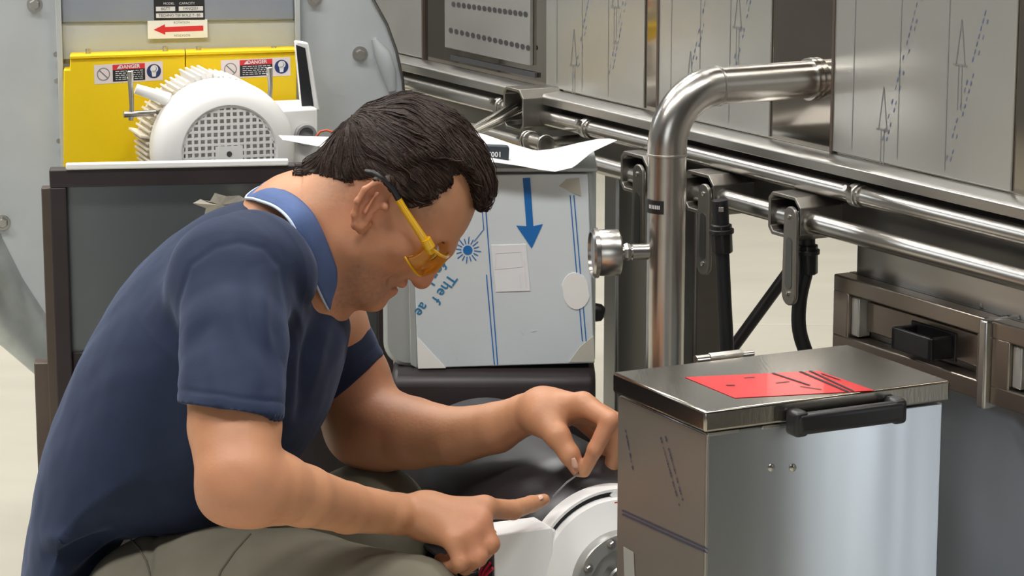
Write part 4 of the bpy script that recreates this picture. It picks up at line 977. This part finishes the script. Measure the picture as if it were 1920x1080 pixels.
for p, r in (((430, 930, 2.50), .05), ((700, 800, 2.97), .05), ((905, 985, 2.67), .022), ((1120, 810, 2.81), .03), ((880, 1040, 2.66), .03)): blend(near(P3(*p), r)*.35, (196, 120, 96))
SKIN = tinted('skin', .5, .12, .12, 240, .05)
man = mesh_np('person', vs, fs, SKIN, origin=(P3(430, 900)[0], YM, 0), tint=tint)
props(man, 'man in navy polo shirt and amber safety glasses bending over a white motor', 'person')
def child(name, g, m, it=3, disp=None, tint=None, parent=man):
    v, f = surfnets(g.F, g.lo, g.h); v = relax(v, f, it)
    if disp: v = v+normals(v, f)*disp(v)[:, None]
    return mesh_np(name, v, f, m, parent, tint=tint(v) if tint else None)
# finger nails
NAIL = mat('finger_nail', (222, 176, 156), .3, 0, .03, 30)
def nail(px, py, Y, ax_, up, rl=.0058, rw=.0046):
    c = Vector(P3(px, py, Y)); ax_ = Vector(ax_).normalized(); up = Vector(up).normalized(); sd = ax_.cross(up); m = MB(); vv = []
    for i in range(7):
        for j in range(7):
            a, b = (i-3)/3, (j-3)/3; q = 1-.25*abs(a)**3
            vv.append(c+ax_*(a*rl)+sd*(b*rw*q)+up*(.0014*(1-b*b)))
    m.add(vv, [(i*7+j, i*7+j+1, i*7+j+8, i*7+j+7) for i in range(6) for j in range(6)]); ob('nail', m, NAIL, man, smooth=True, solid=.0006)
nail(1076, 868, 2.8018, (.35, -.02, -.9), (-.55, -.8, -.1)); nail(1010, 934, 2.7575, (.8, .35, .3), (-.25, -.45, .85), .005, .004)

# ---- hair
HH = .002
g = Grid(head_lo, (head_lo[0]+.01, head_lo[1]+.01, head_lo[2]+.01), HS)
padz = int(.014/HS); headF = np.pad(headF, ((0, 0), (0, 0), (0, padz)), mode='edge'); g.n = list(headF.shape); g.ax = [np.float32(g.lo[i])+np.float32(HS)*np.arange(g.n[i], dtype=np.float32) for i in range(3)]
headF[:, :, -padz:] = np.maximum(headF[:, :, -padz:], .008)
X, Y, Z = g.ax[0][:, None, None], g.ax[1][None, :, None], g.ax[2][None, None, :]
outer = pxpoly([(568, 330), (588, 308), (610, 288), (630, 262), (645, 238), (660, 217), (682, 200), (712, 191), (738, 181), (766, 176), (795, 184), (822, 196), (848, 208), (866, 222), (880, 240), (890, 252), (903, 268), (915, 292), (923, 320), (927, 345), (925, 366), (914, 385), (900, 397), (889, 400), (883, 372), (868, 330), (850, 330), (820, 400), (760, 430), (680, 400), (600, 380), (572, 350)], it=1)
region = pxpoly([(540, 345), (575, 334), (612, 338), (645, 342), (672, 338), (690, 330), (708, 330), (728, 342), (741, 356), (752, 376), (766, 388), (790, 386), (818, 370), (838, 352), (852, 332), (866, 332), (876, 350), (884, 372), (890, 402), (930, 420), (990, 340), (940, 120), (560, 120), (500, 300)], 2.795, 1)
do = inflate(X, Y, Z, outer, .092, lambda x, z: w_head(x, z)+np.float32(.0075))
dr = poly_sd(region, X[:, 0, :], Z[0, :, :]).astype(np.float32)[:, None, :]
tap = (1-sstep(.0, .026, -dr))*.0085*(1-sstep(P3(835, 300)[0], P3(872, 300)[0], X))
off = (.0008+.0030*sstep(0, .014, -dr)).astype(np.float32)
g.F = np.maximum(np.minimum(do+tap.astype(np.float32), headF-off), dr).astype(np.float32)
hc = np.array(lin((48, 35, 29)))
def hairdisp(v):
    F_ = (v[:, 0]-earc[0])*.67-(v[:, 2]-earc[2])*.74; U_ = (v[:, 0]-earc[0])*.74+(v[:, 2]-earc[2])*.67
    wv = np.stack([F_*.16+.3*U_*.1, v[:, 1], U_+.25*F_+.012*np.sin(F_*40)], 1)
    n1 = fbm(wv, 150, 2.0); n2 = fbm(wv, 60, 5.0); n3 = fbm(wv, 330, 9.0)
    amp = sstep(-.07, .0, F_)*.6+.4
    return amp*(.0028*n2+.0016*n1+.0008*n3)+.0005
def hairtint(v):
    F_ = (v[:, 0]-earc[0])*.67-(v[:, 2]-earc[2])*.74; U_ = (v[:, 0]-earc[0])*.74+(v[:, 2]-earc[2])*.67
    wv = np.stack([F_*.13, v[:, 1], U_+.25*F_], 1); n = fbm(wv, 240, 4.0)+.6*fbm(wv, 480, 7.0)
    t = hc*(1+.55*n[:, None]); q = np.stack([(v[:, 0]), v[:, 2]], 1); d = -poly_sd(region, v[:, 0], v[:, 2])
    gr = (1-sstep(0, .022, d))*sstep(P3(590, 0)[0], P3(640, 0)[0], v[:, 0])*(1-sstep(P3(830, 0)[0], P3(860, 0)[0], v[:, 0]))*.45
    return np.clip(t*(1-gr[:, None])+np.array(lin((128, 112, 100)))*gr[:, None], 0, 1)
HAIR = tinted('dark_brown_hair', .55, 0, .5, 420, .1)
HAIR.node_tree.nodes['Principled BSDF'].inputs['Specular IOR Level'].default_value = .25
hair = child('hair', g, HAIR, 1, hairdisp, hairtint)
# strands combed from the crown over the hair surface, some a little loose
from mathutils.kdtree import KDTree
from mathutils.bvhtree import BVHTree
hv_ = np.empty(len(hair.data.vertices)*3); hair.data.vertices.foreach_get('co', hv_); hv_ = hv_.reshape(-1, 3)+np.array(wpos(hair))
hn_ = np.empty(len(hv_)*3); hair.data.vertices.foreach_get('normal', hn_); hn_ = hn_.reshape(-1, 3)
kd = KDTree(len(hv_))
for i, p in enumerate(hv_): kd.insert(p, i)
kd.balance(); crown = Vector(P3(672, 228)); rnd = random.Random(3); sm = MB(); cols = []; cand = [i for i in range(len(hv_)) if hn_[i][1] < .5]
for k in range(3600):
    i = rnd.choice(cand); p = Vector(hv_[i]); path = []; loose = rnd.random() < .10; n_ = rnd.randint(4, 8)
    for s in range(n_):
        co_, j, _ = kd.find(p); nn = Vector(hn_[j]); f_ = (p-crown); f_ = f_.normalized()+Vector((.67, 0, -.74))*.55*max(0, min(1, (p.x-crown.x)/.05))+V(0, .25*math.sin(p.x*90+p.z*60), .18*math.sin(p.y*140))
        f_ = f_-nn*f_.dot(nn); f_ = f_.normalized() if f_.length > 1e-4 else V(1, 0, 0)
        path.append(co_+nn*(.0005+(.0006*s if loose else 0))); p = co_+f_*.0052
    b0 = len(sm.v); r_ = rnd.uniform(.0004, .0010); sm.tube(path, [r_*(1-.75*abs(2*q/(n_-1)-1)**2) for q in range(n_)], 4)
    cols += [rnd.choice((.55, .8, 1.0, 1.0, 1.35, 1.9))]*(len(sm.v)-b0)
o = ob('hair_strands', sm, HAIR, hair, smooth=True); o['kind'] = 'stuff'
at = o.data.color_attributes.new('tint', 'FLOAT_COLOR', 'POINT'); ca = np.ones((len(cols), 4), np.float32); ca[:, :3] = np.array(cols)[:, None]*hc[None, :]*1.15; at.data.foreach_set('color', ca.ravel())
HS_ = mat('hair_strand', (46, 34, 30), .5, 0, .2, 60)
for sgn in (-1, 1):
    m = MB(); H = lambda px, py, wv: Vector((P3(px, py, YM-wv)[0], YM+sgn*wv, P3(px, py, YM-wv)[2]))
    m.tube([H(839, 461, .010), H(834, 452, .024), H(822, 442, .040), H(804, 430, .052)], [.002, .0034, .003, .001], 10); ob('eyebrow', m, HS_, man, smooth=True)
    m = MB().sphere(H(803, 468, .032), .0118, 18); e = ob('eyeball', m, mat('eye_white', (226, 220, 214), .2), man, smooth=True)
    ob('iris', MB().lathe(H(803, 468, .032)+V(.62, 0, -.78)*.0095, (.62, 0, -.78), [(0, .0055), (.0018, .005), (.0026, .001)], 18), mat('iris_brown', (58, 40, 30), .15), e, smooth=True)

# ---- navy polo shirt
g = Grid((P3(20, 900)[0], 2.47, P3(200, 1230)[2]), (P3(735, 700, 3.0)[0], 3.14, P3(500, 345)[2]), .0022)
sl, X, Y, Z = g.sub(g.lo-1, g.lo+2)
tors = pxpoly([(28, 1225), (34, 1150), (45, 1075), (56, 985), (74, 880), (99, 790), (140, 690), (188, 600), (240, 520), (310, 448), (385, 400), (450, 376), (510, 362), (548, 372), (580, 420), (612, 500), (640, 572), (655, 610), (648, 680), (618, 770), (575, 840), (520, 900), (440, 965), (385, 984), (320, 988), (256, 990), (228, 998), (218, 1040), (216, 1100), (212, 1225)], it=2)
A0, A1 = P3(572, 418), P3(130, 1090); dv = (A1-A0); Ln = float(np.linalg.norm(dv)); dv = dv/Ln
def w_t(x, z):
    t = ((x-A0[0])*dv[0]+(z-A0[2])*dv[2])/Ln; return np.interp(t, [-.2, 0, .08, .2, .32, .55, .8, 1.2], [.06, .075, .105, .180, .20, .185, .180, .20]).astype(np.float32)
g.F = inflate(X, Y, Z, tors, .125, w_t)
def cutpl(p, q, Y0, flip=1):       # hem plane through two pixels, seen edge-on along the arm's own tilt
    a, b = P3(*p, Y0), P3(*q, Y0); return a, b
hc0 = P3(428, 769, 2.55); ax1 = P3(428, 769, 2.55)-P3(434, 560, 2.66); ax1 /= np.linalg.norm(ax1)
hv = P3(523, 782, 2.55)-P3(331, 754, 2.55); hv /= np.linalg.norm(hv); nrm = np.cross(hv, np.array(ray(428, 769))); nrm *= np.sign(nrm.dot(ax1)); nrm /= np.linalg.norm(nrm)
g.chain(PL([(470, 520, 2.74), (436, 530, 2.71)]), [.07, .062], .05)
g.cone(P3(437, 520, 2.705), P3(436, 650, 2.615), .062, .0515, .022)
g.cone(P3(436, 640, 2.62), P3(427, 800, 2.535), .0515, .0505, .012, cutp=(hc0, nrm))
hc1 = P3(653, 721, 3.02); ax2 = P3(653, 721, 3.02)-P3(590, 640, 3.02); ax2 /= np.linalg.norm(ax2)
hv2 = P3(712, 670, 3.02)-P3(595, 770, 3.02); hv2 /= np.linalg.norm(hv2); n2_ = np.cross(hv2, np.array(ray(653, 721))); n2_ *= np.sign(n2_.dot(ax2)); n2_ /= np.linalg.norm(n2_)
g.cone(P3(560, 585, 3.0), P3(610, 655, 3.02), .06, .054, .04)
g.cone(P3(600, 645, 3.02), P3(690, 765, 3.02), .054, .052, .02, cutp=(hc1, n2_))
# gentle pulls and creases of the knit
def seg_d(v, p, q):
    p, q = np.array(p), np.array(q); d = q-p; w_ = v[:, [0, 2]]-p[[0, 2]]; e = d[[0, 2]]; t = np.clip((w_@e)/(e@e), 0, 1); return np.linalg.norm(w_-t[:, None]*e, axis=1), t
def shirtdisp(v):
    o = .0016*fbm(v, 16, 1.3)+.0008*fbm(v, 40, 4.0)
    nearm = sstep(2.80, 2.70, v[:, 1])
    def crease(p, q, Y, amp, wd, msk=1.0):
        d, t = seg_d(v, P3(*p, Y), P3(*q, Y)); return amp*np.exp(-(d/wd)**2)*np.sin(np.pi*np.clip(t, .02, .98))*msk
    for p, q, Y_, a, wd in (((480, 500), (515, 690), 2.63, .0050, .009), ((430, 560), (515, 740), 2.6, .0042, .008), ((455, 545), (522, 700), 2.6, -.004, .006), ((400, 600), (440, 740), 2.6, .0025, .009), ((350, 640), (420, 560), 2.64, -.003, .009), ((520, 500), (540, 640), 2.66, -.004, .008), ((365, 700), (350, 560), 2.6, .0025, .009),
                            ((310, 570), (338, 640), 2.68, -.003, .009), ((300, 700), (330, 900), 2.68, -.003, .016)): o = o+crease(p, q, Y_, a, wd, nearm)
    front = 1.0
    seam = [(335, 640), (338, 560), (360, 495), (405, 462), (450, 455), (495, 468), (528, 505), (543, 580), (548, 680)]
    sd_ = np.min([seg_d(v, P3(*seam[i], 2.66), P3(*seam[i+1], 2.66))[0] for i in range(len(seam)-1)], 0); o = o-.0012*np.exp(-(sd_/.0030)**2)*nearm
    for p, q, a, wd in (((555, 560), (550, 800), .006, .009), ((610, 600), (570, 760), .006, .009), ((580, 590), (562, 800), -.007, .008), ((535, 480), (575, 640), .004, .007), ((556, 470), (596, 620), -.004, .007), ((650, 620), (600, 740), .003, .008), ((75, 1010), (230, 960), .006, .010), ((80, 1040), (225, 975), -.006, .009), ((105, 1075), (240, 985), .006, .010), ((130, 1085), (245, 1005), -.006, .009), ((165, 1090), (240, 1020), .005, .009), ((160, 980), (250, 890), .003, .012), ((430, 420), (520, 480), .003, .012), ((200, 720), (330, 640), .002, .02)): o = o+crease(p, q, 2.75, a, wd)
    return o
SHIRT = mat('navy_pique_knit', (34, 44, 68), .8, 0, .06, 30, bump=.10, bscale=700, spec=.25)
nt = SHIRT.node_tree; nt.nodes['Principled BSDF'].inputs['Sheen Weight'].default_value = .2; nt.nodes['Principled BSDF'].inputs['Sheen Roughness'].default_value = .4; nt.nodes['Principled BSDF'].inputs['Sheen Tint'].default_value = (.5, .6, .9, 1)
shirt = child('polo_shirt', g, SHIRT, 5, shirtdisp)
# collar with pale tipping
COL = mat('collar_blue_knit', (84, 104, 148), .8, 0, .06, 40, bump=.2, bscale=500, spec=.25)
up = [(650, 568, .014), (645, 542, .042), (628, 492, .066), (608, 440, .076), (586, 400, .075), (556, 372, .056), (524, 357, .026), (514, 354, 0)]
lw = [(628, 594, .030), (616, 578, .060), (590, 522, .090), (569, 462, .104), (548, 418, .104), (520, 392, .082), (482, 378, .042), (462, 372, 0)]
def cpt(p, sgn): q_ = P3(p[0], p[1], YM-p[2]); return Vector((q_[0], YM+sgn*p[2], q_[2]))
def loop(L_):
    a = [cpt(p, -1) for p in L_]+[cpt(p, 1) for p in L_[-2::-1]]; Q = []
    for i in range(len(a)-1):
        p0, p1, p2, p3 = a[max(i-1, 0)], a[i], a[i+1], a[min(i+2, len(a)-1)]
        for k in range(5):
            t = k/5; Q.append(.5*((2*p1)+(p2-p0)*t+(2*p0-5*p1+4*p2-p3)*t*t+(3*p1-p0-3*p2+p3)*t**3))
    return Q+[a[-1]]
U_, L_ = loop(up), loop(lw); m = MB(); n = len(U_)
for i in range(n):
    for j in range(7):
        s = j/6; p = U_[i].lerp(L_[i], s); sy_ = (p.y-YM); m.v.append(p+V(-.35, 1.2*sy_/.1, .55)*(.004+.006*math.sin(math.pi*min(1, s*1.1)))*min(1, .25+abs(sy_)/.04))
m.f = [(i*7+j, i*7+j+1, i*7+j+8, i*7+j+7) for i in range(n-1) for j in range(6)]
colr = ob('collar', m, COL, shirt, smooth=True, solid=.003, label='lighter blue knit collar')
edge = [m.v[i*7+6]+V(0, 0, .0004) for i in range(n)]; ob('collar_tipping', MB().tube(edge, .0017, 8), mat('pale_blue_tipping', (206, 222, 240), .7), colr, smooth=True)
ob('collar_tipping', MB().tube([m.v[j].lerp(m.v[j], 0) for j in range(7)], .0012, 8), mat('pale_blue_tipping', (1, 1, 1)), colr, smooth=True)

# ---- trousers, boots
TR = mat('grey_khaki_cotton', (122, 118, 104), .85, 0, .10, 18, bump=.12, bscale=500, spec=.2)
g = Grid((P3(90, 1100)[0], 2.52, .03), (P3(860, 1100)[0], 3.12, P3(500, 840, 3.0)[2]), .004)
g.chain(PL([(215, 1265, 2.82), (300, 1156, 2.745), (420, 1138, 2.70), (560, 1140, 2.68), (762, 1168, 2.655)]), [.10, .086, .084, .082, .068], .04, .008)
g.chain(PL([(215, 1265, 2.90), (320, 1160, 2.96), (500, 1060, 2.985), (690, 988, 2.985)]), [.10, .090, .084, .069], .04, .008)
kn, kf = P3(762, 1170, 2.655), P3(690, 988, 2.985)
g.chain([kn, np.array([kn[0]-.02, kn[1]+.02, .30]), np.array([kn[0]-.05, kn[1]+.02, .10])], [.064, .058, .052], .03)
g.chain([kf, np.array([kf[0]+.0, kf[1], .32]), np.array([kf[0]-.02, kf[1], .10])], [.067, .058, .052], .03)
def trdisp(v):
    o = .002*fbm(v, 14, 6)+.0012*fbm(v, 34, 2)
    for p, q, Y_, a, wd in (((228, 995), (270, 1045), 2.66, -.006, .006), ((320, 1010), (430, 985), 2.63, -.003, .006), ((430, 1060), (520, 1000), 2.62, .002, .006), ((270, 1045), (275, 1085), 2.66, -.005, .005)):
        d, t = seg_d(v, P3(*p, Y_), P3(*q, Y_)); o = o+a*np.exp(-(d/wd)**2)*np.sin(np.pi*np.clip(t, .05, .95))
    return o
tro = child('trousers', g, TR, 3, trdisp)
def onmesh(o, pts, lift=.0006):
    base = Vector(wpos(o)); bv = BVHTree.FromPolygons([v.co+base for v in o.data.vertices], [list(p.vertices) for p in o.data.polygons]); R = []
    for i in range(len(pts)-1):
        for k in range(5):
            x = pts[i][0]+(pts[i+1][0]-pts[i][0])*k/5; y = pts[i][1]+(pts[i+1][1]-pts[i][1])*k/5; h, n, _, _ = bv.ray_cast(CAM, ray(x, y).normalized())
            if h is not None and (not R or (h-R[-1]).length < .03): R.append(h+n*lift)
    return R
SEAM = mat('trouser_seam', (96, 92, 80), .9, 0, .1, 40)
for pts in (((236, 1002), (262, 1030), (274, 1052), (282, 1078), (290, 1110)), ((470, 1002), (440, 1035), (415, 1070), (405, 1095))):
    q_ = onmesh(tro, pts)
    if len(q_) > 2: ob('pocket_seam', MB().tube(q_, .0011, 6), SEAM, tro, smooth=True)
BT = mat('brown_boot_leather', (74, 56, 44), .5, 0, .1, 20)
for kx in (kn, kf):
    g = Grid((kx[0]-.16, kx[1]-.08, 0), (kx[0]+.22, kx[1]+.10, .16), .005); b0 = np.array([kx[0]-.05 if kx is kn else kx[0]-.02, kx[1]+(.02 if kx is kn else 0), .09])
    g.cone(b0, b0+np.array([.0, 0, -.045]), .052, .046, .02); g.cone(b0+np.array([-.02, 0, -.05]), b0+np.array([.15, 0, -.055]), .040, .034, .03); g.F = np.maximum(g.F, -(g.ax[2][None, None, :]-.004))
    child('boot', g, BT, 2)
# stool under him
hp_ = P3(190, 1140); sx, sz = hp_[0], float(hp_[2])-.098
stl = empty('work_stool', (sx, YM, 0), 'low black work stool under the seated man in navy shirt', 'stool')
ob('seat', MB().lathe((sx, YM, sz-.05), (0, 0, 1), [(0, .13), (.006, .165), (.04, .17), (.05, .155)], 36), BLACK, stl, smooth=True)
ob('column', MB().cyl((sx, YM, .06), (sx, YM, sz-.05), .022, 18), STEEL, stl, smooth=True)
for k in range(5):
    a = 2*math.pi*k/5; e = V(sx+.24*math.cos(a), YM+.24*math.sin(a), .045); ob('leg', MB().tube([V(sx, YM, .085), e], [.018, .012], 10), DARKM, stl, smooth=True)
    ob('caster', MB().cyl(e+V(-.012*math.sin(a), .012*math.cos(a), -.022), e+V(.012*math.sin(a), -.012*math.cos(a), -.022), .022, 16), BLACK, stl, bev=.002)

# ---- amber safety glasses
AMB = bpy.data.materials.new('amber_polycarbonate'); AMB.use_nodes = True; b = AMB.node_tree.nodes['Principled BSDF']
AMT = mat('amber_temple', (232, 176, 10), .2, 0, .05, 20, coat=.4)
fwd = Vector((.67, 0, -.74)); upv = Vector((.74, 0, .67)); ec = Vector(P3(708, 385))
GP = lambda F_, U_, W_: Vector((0, 0, 0))+ec+fwd*F_+upv*U_+V(0, W_, 0)
gl = empty('safety_glasses', GP(.07, 0, 0), 'amber yellow safety glasses with dark temple tips worn by the man', 'glasses')
m = MB(); NA, NB = 36, 10; 
for i in range(NA+1):
    a = -1.0+2.0*i/NA; ww = .069*math.sin(a*math.pi/2*.98); ff = .0925-.034*(abs(a)**2.6)
    top, bot = .0225-.002*abs(a)**3, -.0125+.007*abs(a)**3+(.012*math.exp(-(a/.10)**2))
    for j in range(NB+1):
        s = j/NB; uu = bot+(top-bot)*s; m.v.append(GP(ff-.005*((s-.5)*2)**2+.003*s, uu, ww))
m.f = [(i*(NB+1)+j, i*(NB+1)+j+1, (i+1)*(NB+1)+j+1, (i+1)*(NB+1)+j) for i in range(NA) for j in range(NB)]
nt = AMB.node_tree; nt.nodes.clear(); ou = nt.nodes.new('ShaderNodeOutputMaterial'); mx = nt.nodes.new('ShaderNodeMixShader'); tr_ = nt.nodes.new('ShaderNodeBsdfTransparent'); gs = nt.nodes.new('ShaderNodeBsdfGlossy')
tr_.inputs[0].default_value = (1, .90, .50, 1); gs.inputs[0].default_value = (1, .9, .6, 1); gs.inputs[1].default_value = .08
mx.inputs[0].default_value = .05; nt.links.new(tr_.outputs[0], mx.inputs[1]); nt.links.new(gs.outputs[0], mx.inputs[2]); nt.links.new(mx.outputs[0], ou.inputs[0])
ln_ = ob('lens', m, AMB, gl, smooth=True, solid=.0022)
ob('lens_top_rim', MB().tube([m.v[i*(NB+1)+NB] for i in range(NA+1)], .0018, 8), AMT, ln_, smooth=True)
ob('lens_edge_glow', MB().tube([m.v[i*(NB+1)] for i in range(NA+1)], .0013, 8), AMT, ln_, smooth=True)  # yellow tube stands in for light piped to the lens edge
for sgn in (-1, 1):
    def T_(px, py, wv): q_ = P3(px, py, YM-wv); return Vector((q_[0], YM+sgn*wv, q_[2]))
    P_ = [T_(808, 474, .0715), T_(800, 456, .0765), T_(780, 426, .0800), T_(760, 396, .0825), T_(747, 374, .084)]
    o = ob('temple', MB().tube(P_, [.0042, .0050, .0042, .0040, .0038], 12), AMT, gl, smooth=True)
    ob('hinge', MB().tube([T_(806, 464, .0765), T_(798, 448, .079)], [.0062, .0056], 12), AMT, o, smooth=True)
    ob('temple_tip', MB().tube([T_(749, 377, .084), T_(736, 354, .083), T_(718, 336, .084), T_(698, 325, .083), T_(685, 322, .079)], [.0036, .0034, .0038, .0044, .003], 12), BLACK, o, smooth=True, label='dark temple tip')
# thin feeler strip pinched between the fingers
fg = [atY(1090, 884, 2.806), atY(1062, 905, 2.788), atY(1036, 932, 2.775)]
m = MB(); wv = V(.0, -.3, 1).normalized()*.0013
m.v = [p+wv*s for p in fg for s in (-1, 1)]; m.f = [(0, 1, 3, 2), (2, 3, 5, 4)]
props(ob('feeler_strip', m, mat('feeler_steel', (120, 120, 122), .3, 1), solid=.0006), 'thin steel feeler strip pinched in fingers over the white flange', 'tool')
